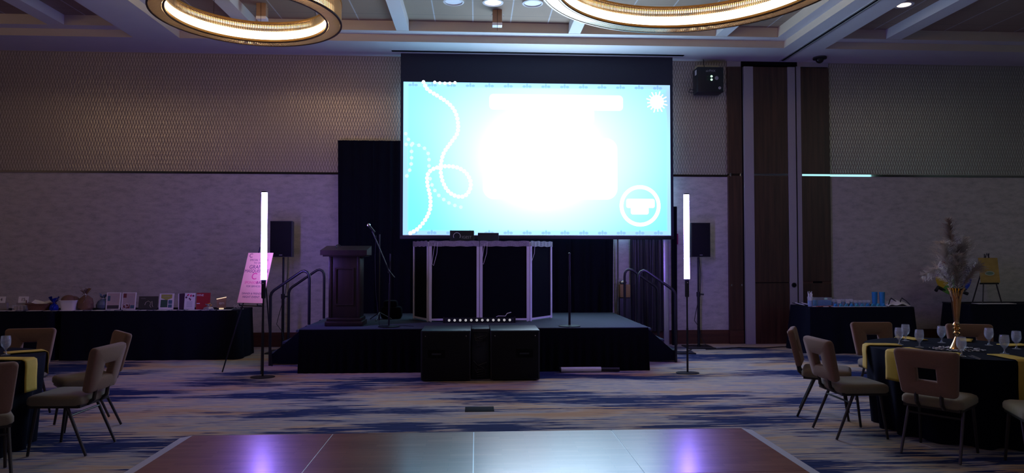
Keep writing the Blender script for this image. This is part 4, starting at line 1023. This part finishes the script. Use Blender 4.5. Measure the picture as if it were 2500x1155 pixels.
def gift(label, x, y, w, h, mat, ribbon, tuft=.1, name='gift_bag', foil=True):
    t = thing(name, label, 'gift', (x, y, TT)); rnd = random.Random(int(abs(x) * 100)); n = 20; mb = MB(); rings = []
    for r_, z in ((.75, 0), (1, .12), (1.02, .35), (.8, .6), (.3, .76), (.18, .8)):
        rings.append([mb.bm.verts.new((w / 2 * r_ * math.cos(6.283 * k / n) * rnd.uniform(.9, 1.08), w / 2 * .7 * r_ * math.sin(6.283 * k / n) * rnd.uniform(.9, 1.08), h * z)) for k in range(n)])
    for A, B in zip(rings, rings[1:]):
        for i in range(n): mb.bm.faces.new((A[i], A[(i + 1) % n], B[(i + 1) % n], B[i]))
    mb.bm.faces.new(rings[0][::-1]); mb.bm.faces.new(rings[-1]); mb.build('wrap', mat, t, ang=20)
    mb = MB()
    for k in range(9):
        a = 6.283 * k / 9 + rnd.random(); l = tuft * rnd.uniform(.7, 1.2)
        p0 = Vector((.01 * math.cos(a), .01 * math.sin(a), h * .8)); p1 = p0 + Vector((l * .6 * math.cos(a), l * .5 * math.sin(a), l * rnd.uniform(.5, 1)))
        s_ = Vector((-math.sin(a), math.cos(a), .2)) * .03; mb.bm.faces.new([mb.bm.verts.new(c) for c in (p0, p1 + s_, p1 - s_)])
    mb.build('tuft', mat, t, recalc=False); MB().tube([(w * .1 * math.cos(a), w * .08 * math.sin(a), h * .79) for a in [6.283 * k / 12 for k in range(12)]], .006, 6, closed=True).build('ribbon', ribbon, t)
    return t
M['bluefoil'] = smat('blue_foil', (.01, .03, .45), .2, metal=.6); M['cello'] = simple('cellophane', (.62, .52, .50), .1, var=.2, alpha=.35, spec=1, nscale=20)
M['brown'] = simple('kraft_brown', (.17, .09, .06), .7, var=.25); M['blueteal'] = smat('dusty_blue', (.10, .14, .22), .5)
gift('small blue foil gift with spiky tuft on the left display table', -6.63, YF - .10, .14, .14, M['bluefoil'], M['bluefoil'], .10)
b2 = basket('white_basket', 'white oval basket with brown goods beside the blue foil gift', -6.437, YF, .24, .2, .15, M['white'])
MB().ball((-.03, 0, .15), .11, 1, .8, .8, n=14).ball((.05, .02, .16), .07, 1, .8, .8).build('brown_goods', M['brown'], b2); 
gift('tall cellophane wrapped brown gift with curly ribbon on the left display table', -6.19, YF - .02, .24, .30, M['brown'], M['chrome'], .13)
MB_c = MB(); MB_c.tube([(-6.17 + .04 * math.sin(k), YF - .12, TT + .12 + .25 * math.sin(math.pi * k / 12)) for k in range(11)], .004, 5)
tag(MB_c.build('ribbon_curl', M['chrome']), 'silver ribbon curl on the tall cellophane gift', 'ribbon')
gift('hazy blue cellophane gift behind the framed flyers', -5.97, YF + .08, .22, .22, M['blueteal'], M['white'], .08)
# framed flyers and boards
def framed(label, x, w, h, face_mat, frame_mat, y=YF, parts=()):
    t, o = flat('framed_flyer', label, 'frame', x, y, w, h, face_mat)
    f = MB(); b = .012; f.b2(-w / 2 - b, w / 2 + b, -.006, .01, -.0, b).b2(-w / 2 - b, w / 2 + b, -.006, .01, h - b, h).b2(-w / 2 - b, -w / 2, -.006, .01, b, h - b).b2(w / 2, w / 2 + b, -.006, .01, b, h - b)
    f.build('frame', frame_mat, o, smooth=False)
    for (n, a, b_, c, d, m) in parts: patch(o, n, a, b_, c, d, m, .002)
    return t, o
paper = smat('flyer_paper', (.46, .36, .36), .6); dk = smat('flyer_dark', (.05, .04, .06), .6); teal = smat('flyer_teal', (.06, .14, .2), .6); mar = smat('flyer_maroon', (.16, .03, .04), .6)
t, o = framed('white framed flyer, left of the matching pair on the display table', -5.786, .19, .275, paper, M['white'], parts=[('picture', -.09, .09, .015, .07, dk), ('picture', -.09, -.05, .14, .22, teal)])
for k in range(5): patch(o, 'text_line', -.03 + .01 * (k % 2), .06, .21 - k * .022, .216 - k * .022, M['greyink'], .002)
t, o = framed('white framed flyer, right of the matching pair on the display table', -5.545, .19, .275, paper, M['white'], parts=[('picture', -.09, -.04, .19, .255, mar), ('picture', -.09, .02, .02, .08, mar), ('picture', .03, .09, .02, .07, teal)])
for k in range(5): patch(o, 'text_line', -.02 + .01 * (k % 2), .07, .21 - k * .022, .216 - k * .022, M['greyink'], .002)
for k in range(2):
    MB().tube([(-.06 + .035 * k + .028 * math.cos(a), -.003, .05 + .02 * k + .028 * math.sin(a)) for a in [6.283 * i / 16 for i in range(16)]], .003, 5, closed=True).build('swirl', M['white'], o)
t, o = flat('display_board', 'wide dark board with pale sketch on the display table', 'board', -5.24, YF, .30, .20, smat('board_dark', (.035, .035, .04), .5), z=TT + .012)
MB().b2(-.16, .16, -.03, .06, -.012, 0).build('stand', M['blk'], t)
MB().tube([(-.12 + .008 * i, -.002, .165 + .006 * math.sin(i * 1.9)) for i in range(10)], .0015, 4).build('script_line', M['greyink'], o)
MB().tube([(-.05, -.003, .06), (-.04, -.003, .10), (0, -.003, .125), (.04, -.003, .10), (.06, -.003, .12), (.065, -.003, .06), (.08, -.003, .03)], .003, 5).tube([(.04, -.003, .09), (.03, -.003, .05), (.05, -.003, .02)], .003, 5).build('line_drawing', smat('sketch_line', (.55, .5, .38), .5), o)
t, o = framed('white framed green flyer on the display table', -4.958, .20, .255, M['white'], M['white'], parts=[])
yel = smat('lime_paper', (.35, .36, .08), .6); grn = smat('deep_green', (.03, .09, .06), .6)
patch(o, 'header', -.085, .085, .18, .24, yel); MB().prism([(-.085, .18), (.085, .18), (0, .15)], .0015, 'y', -.0022).build('header_point', yel, o, smooth=False)
patch(o, 'picture', -.09, .02, .035, .155, grn); patch(o, 'picture', .03, .09, .09, .15, teal); patch(o, 'picture', .03, .09, .03, .08, teal); patch(o, 'text_line', -.05, .05, .205, .21, M['greyink'], .002)
t = thing('book', 'dark upright book behind the white flyer on the display table', 'book', (-4.72, YF + .03, TT), R(0))
MB().b2(-.045, .045, 0, .14, 0, .25).build('cover', smat('plum_cover', (.05, .02, .05), .5), t, smooth=False); MB().b2(-.055, -.045, -.01, .14, 0, .25).build('page_edge', M['white'], t, smooth=False)
t, o = flat('flyer', 'white flyer with dark flower blots on the display table', 'flyer', -4.595, YF, .165, .262, M['white'])
rnd = random.Random(5)
for k in range(9):
    x, z = rnd.uniform(-.06, .06), rnd.uniform(.15, .24); MB().tube([(x, -.002, z), (x, 0, z)], rnd.uniform(.008, .017), 10).build('blot', M['plumink'] if k % 3 else M['magenta'], o)
for k in range(6): patch(o, 'text_line', -.045, .045, .12 - k * .016, .125 - k * .016, M['greyink'], .002)
t, o = flat('folder', 'red folder lettered WINE on the display table', 'folder', -4.382, YF, .215, .265, smat('wine_red', (.34, .015, .03), .5))
text('lettering', 'WINE', .045, M['white'], o, (-.055, -.001, .225)); patch(o, 'label_strip', -.1, -.05, .088, .1, M['white'])
MB().prism([(0, 0), (.1075, 0), (.1075, .055)], .0015, 'y', -.002).build('corner_flash', M['white'], o, smooth=False)
t = gift('small silver bag with gold tissue right of the red folder', -4.235, YF - .14, .15, .075, smat('silver_foil', (.5, .5, .5), .25, metal=.6), M['gold'], .05)
MB().ball((0, .03, .08), .035, 1.1, .6, .8).build('gold_tissue', smat('amber_tissue', (.6, .28, .03), .6), t)
t = thing('acrylic_plaque', 'clear glowing acrylic award plaque near the right end of the display table', 'plaque', (-4.092, YF, TT), R(-4))
MB().prism([(-.07, .02), (.07, .02), (.075, .195), (-.075, .165)], .02, 'y', 0).build('plate', smat('amber_acrylic', (.42, .25, .2), .15, alpha=.6), t, smooth=False)
MB().prism([(-.075, .158), (.075, .188), (.075, .198), (-.075, .168)], .024, 'y', -.002).build('lit_edge', emitter('lit_acrylic', (1, .7, .5), 1.2), t, smooth=False)
MB().b2(-.03, .03, -.01, .03, 0, .02).build('lit_base', emitter('lit_acrylic_base', (1, .75, .5), .7), t)
text('engraving', 'em', .07, M['white'], t, (.01, -.002, .1))
t = thing('letter_sign', 'small clear sign of white letters at the right end of the display table', 'sign', (-3.83, YF - .02, TT))
MB().b2(-.09, .09, 0, .03, 0, .012).build('base', M['glass'], t); text('lettering', 'SCF', .075, M['white'], t, (0, 0, .045), depth=.003)
# bid sheets along the front edge
rnd = random.Random(11)
for k, x in enumerate([-7.4, -7.15, -6.88, -6.62, -6.38, -6.14, -5.9, -5.66, -5.42, -5.18, -4.94, -4.7, -4.46, -4.22, -3.98]):
    t = thing('bid_sheet', 'white paper sheet lying flat along the front of the left display tables', 'paper', (x, 10.97, TT), R(rnd.uniform(-12, 12)), 'paper sheets along the display table front')
    MB().b2(-.10, .10, -.07, .07, 0, .003).build('sheet', M['white'], t, smooth=False)
    if k % 2: MB().bar((.02, -.08, .006), (.11, .0, .006), .008).build('pen', M['ink'], t, label='black pen')
# left table on the near round table centre is out of frame

# ---- things on the right party goods table
M['cyan'] = smat('cyan_paper', (.02, .22, .5), .5); M['cyan2'] = smat('aqua_plastic', (.05, .3, .42), .35); M['orange'] = smat('orange_card', (.45, .13, .07), .6)
YR = 11.2; TR = .762
def cup(label, x, y, r, h, mat, fill=None, group=None, name='cup'):
    t = thing(name, label, 'cup', (x, y, TR), 0, group)
    MB().lathe([(0, 0), (r * .8, 0), (r, h), (r * .93, h), (r * .74, .006), (0, .006)], n=20).build('wall', mat, t)
    if fill: MB().lathe([(0, .004), (r * .72, .006), (r * .85, h * .6), (0, h * .62)], n=16).build('contents', fill, t)
    return t
t = cup('clear cup of white straws at the left end of the party goods table', 5.63, YR - .05, .05, .17, M['glass'], M['cyan'])
for k in range(10):
    a = k * .63; MB().cyl((.02 * math.cos(a), .02 * math.sin(a), .05), (.035 * math.cos(a), .035 * math.sin(a), .22 + .02 * (k % 3)), .005, 6).build('straw', M['white'], t)
t = thing('fabric_bundle', 'black and white striped cloth at the left end of the party goods table', 'cloth', (5.69, YR + .3, TR))
for k in range(6):
    MB().box(-.12 + k * .055, 0, .02, .03, .18, .012, rot=Matrix.Rotation(R(20), 3, 'Y') @ Matrix.Rotation(R(25), 3, 'Z')).build('stripe', M['white'] if k % 2 else M['ink'], t, smooth=False)
t = thing('storage_tub', 'clear tub of blue favours on the party goods table', 'tub', (5.90, YR + .08, TR))
MB().b2(-.14, .14, -.08, .08, 0, .15, bevel=.01).build('tub', M['glass'], t); MB().b2(-.13, .13, -.07, .07, .005, .10).build('blue_favours', M['cyan'], t)
for k in range(9):
    x = 6.09 + k * .076
    c = cup('small clear cup with aqua filling on the party goods table', x, YR + .05, .036, .12 if k < 5 else .10, M['glass'], M['cyan2'] if k % 2 else M['cyan'], 'row of small cups on the party goods table')
    if k == 3 or k == 1: MB().b2(-.03, .03, -.04, -.036, .05, .11).build('tag', M['white'], c, smooth=False, label='white paper tag')
for k in range(10):
    x = 5.93 + k * .092
    t = thing('favour_packet', 'small white and blue tent packet along the front of the party goods table', 'packet', (x + .1, YR - .12, TR), R(random.uniform(-10, 10)), 'tent packets along the party goods table')
    MB().prism([(-.035, 0), (.035, 0), (0, .055)], .05, 'y', -.025).build('packet', M['cyan2'] if k % 3 else M['cyan'], t, smooth=False); MB().b2(-.04, .04, -.04, .03, 0, .008).build('card_base', M['white'], t, smooth=False)
for k in range(9):
    x = 5.70 + k * .052
    tag(MB().box(0, 0, 0, .09, .035, .01, rot=Matrix.Rotation(R(random.uniform(-40, 40)), 3, 'Z')).build('candy_strip', M['orange'] if k % 3 else M['white'], loc=(x, YR - .10 + random.uniform(-.03, .03), TR + .006 + .004 * (k % 3)), smooth=False), 'orange or white candy strip spread out left of the tent packets', 'candy', 'candy strips on the party goods table')
for x, lab in ((6.80, 'left tall blue tumbler on the party goods table'), (6.90, 'right tall blue tumbler on the party goods table')):
    t = thing('tumbler', lab, 'tumbler', (x, YR - .02 if x > 6.85 else YR + .03, TR), 0, 'tall blue tumblers')
    MB().lathe([(0, 0), (.036, 0), (.045, .24), (.042, .24), (.034, .006), (0, .006)], n=24).build('wall', M['cyan'], t); MB().tube([(.0435 * math.cos(a), .0435 * math.sin(a), .24) for a in [6.283 * i / 20 for i in range(20)]], .003, 5, closed=True).build('rim', M['cyan2'], t)
t = thing('tote_bag', 'white tote bag with black handles lying on the party goods table', 'bag', (7.14, YR, TR))
mb = MB(); mb.grid(lambda u, v: (-.2 + .4 * u, -.13 + .26 * v, .004 + .10 * math.sin(math.pi * u) ** .6 * math.sin(math.pi * (.1 + .8 * v)) + .012 * math.sin(13 * u + 5 * v)), 18, 10); mb.b2(-.19, .19, -.12, .12, 0, .006)
mb.build('body', M['white'], t)
for x in (-.12, .07): MB().tube([(x - .06, -.1, .03), (x - .02, -.08, .11), (x + .03, -.03, .14), (x + .09, -.06, .09), (x + .13, -.1, .03)], .009, 6).build('handle', M['ink'], t)

# ---- things on the far right table
t = thing('easel', 'small tabletop easel on the far right clothed table', 'easel', (9.04, 11.5, .782))
for p, q in (((-.16, -.06, 0), (-.03, .04, .87)), ((.19, -.06, 0), (.03, .04, .87)), ((-.12, .24, 0), (0, .05, .83))): MB().cyl(p, q, .011, 8).build('leg', M['darkmetal'], t)
MB().bar((-.17, -.02, .35), (.17, -.02, .35), .02, .03).build('ledge', M['darkmetal'], t)
MB().tube([(-.03, .03, .80), (-.02, .0, .88), (.02, .0, .88), (.03, .03, .80)], .008, 6).build('top_clamp', M['ink'], t)
M['goldpaint'] = simple('gold_brown_painting', (.34, .22, .05), .5, var=.6, nscale=4, stretch=(1, 1, 3))
t2 = thing('painting', 'gold and brown board with oval emblem on the small easel', 'painting', (9.04, 11.5, .782))
o = MB().b2(-.175, .175, -.012, 0, 0, .44).build('board', M['goldpaint'], t2, loc=(0, -.04, .365), rot=(R(-7), 0, 0), smooth=False)
MB().lathe([(0, 0), (.09, 0)], n=32, sy=.45).build('oval_emblem', smat('oval_grey', (.35, .4, .33), .5), o, loc=(.0, -.0135, .165), rot=(R(90), 0, 0), smooth=False)
MB().lathe([(0, 0), (.07, 0)], n=32, sy=.4).build('oval_centre', smat('oval_green', (.12, .2, .14), .5), o, loc=(.0, -.0145, .165), rot=(R(90), 0, 0), smooth=False)
t = thing('prize_wheel', 'colourful round wheel half hidden behind the pampas plumes', 'wheel', (8.50, 11.62, .782))
cols = [(.01, .012, .10), (.09, .01, .12), (.3, .06, .02), (.12, .02, .2), (.50, .33, .02), (.1, .28, .04), (.01, .01, .02), (.01, .04, .40)]
for k in range(8):
    a0, a1 = k * math.pi / 4, (k + 1) * math.pi / 4; pts = [(0, 0)] + [(.33 * math.cos(a0 + (a1 - a0) * i / 6), .33 * math.sin(a0 + (a1 - a0) * i / 6)) for i in range(7)]
    MB().prism(pts, .02, 'y', 0).build('wedge', smat('wedge%d' % k, cols[k], .4), t, loc=(0, 0, .47), smooth=False)
MB().tube([(0, -.01, .47), (0, 0.05, .47)], .04, 16).build('hub', M['blk'], t)
MB().tube([(-.36, -.03, .22), (-.3, 0, .28), (-.15, .03, .22), (0, .03, .14), (.15, .03, .2), (.26, .02, .16)], .03, 8).build('stand_arm', M['blk'], t)
MB().cyl((0, .04, 0), (0, .04, .47), .02).b2(-.15, .15, -.08, .12, 0, .015).build('stand', M['blk'], t)
tag(MB().b2(8.72, 9.4, 11.32, 11.5, .782, .788).build('table_runner', M['white']), 'thin pale paper runner along the front of the far right table', 'runner')

# ================================================================== LIGHT OF THE HALL'S OTHER LAMPS, PLUS AN ADDED REAR FILL
chandelier(-8.2, 5.9, 4.70, 1.3, 'crystal ring chandelier in the left ceiling bay outside the picture', 60)
lamp('rear_fill_light', 'AREA', (1.0, -4.5, 5.2), 45, (0.75, 0.6, 1.0), 4.0)  # soft violet fill added behind the camera, stands in for unseen uplights
lamp('right_bay_light', 'AREA', (10.0, 6.5, 5.3), 28, (1.0, 0.97, 0.80), 3.0)
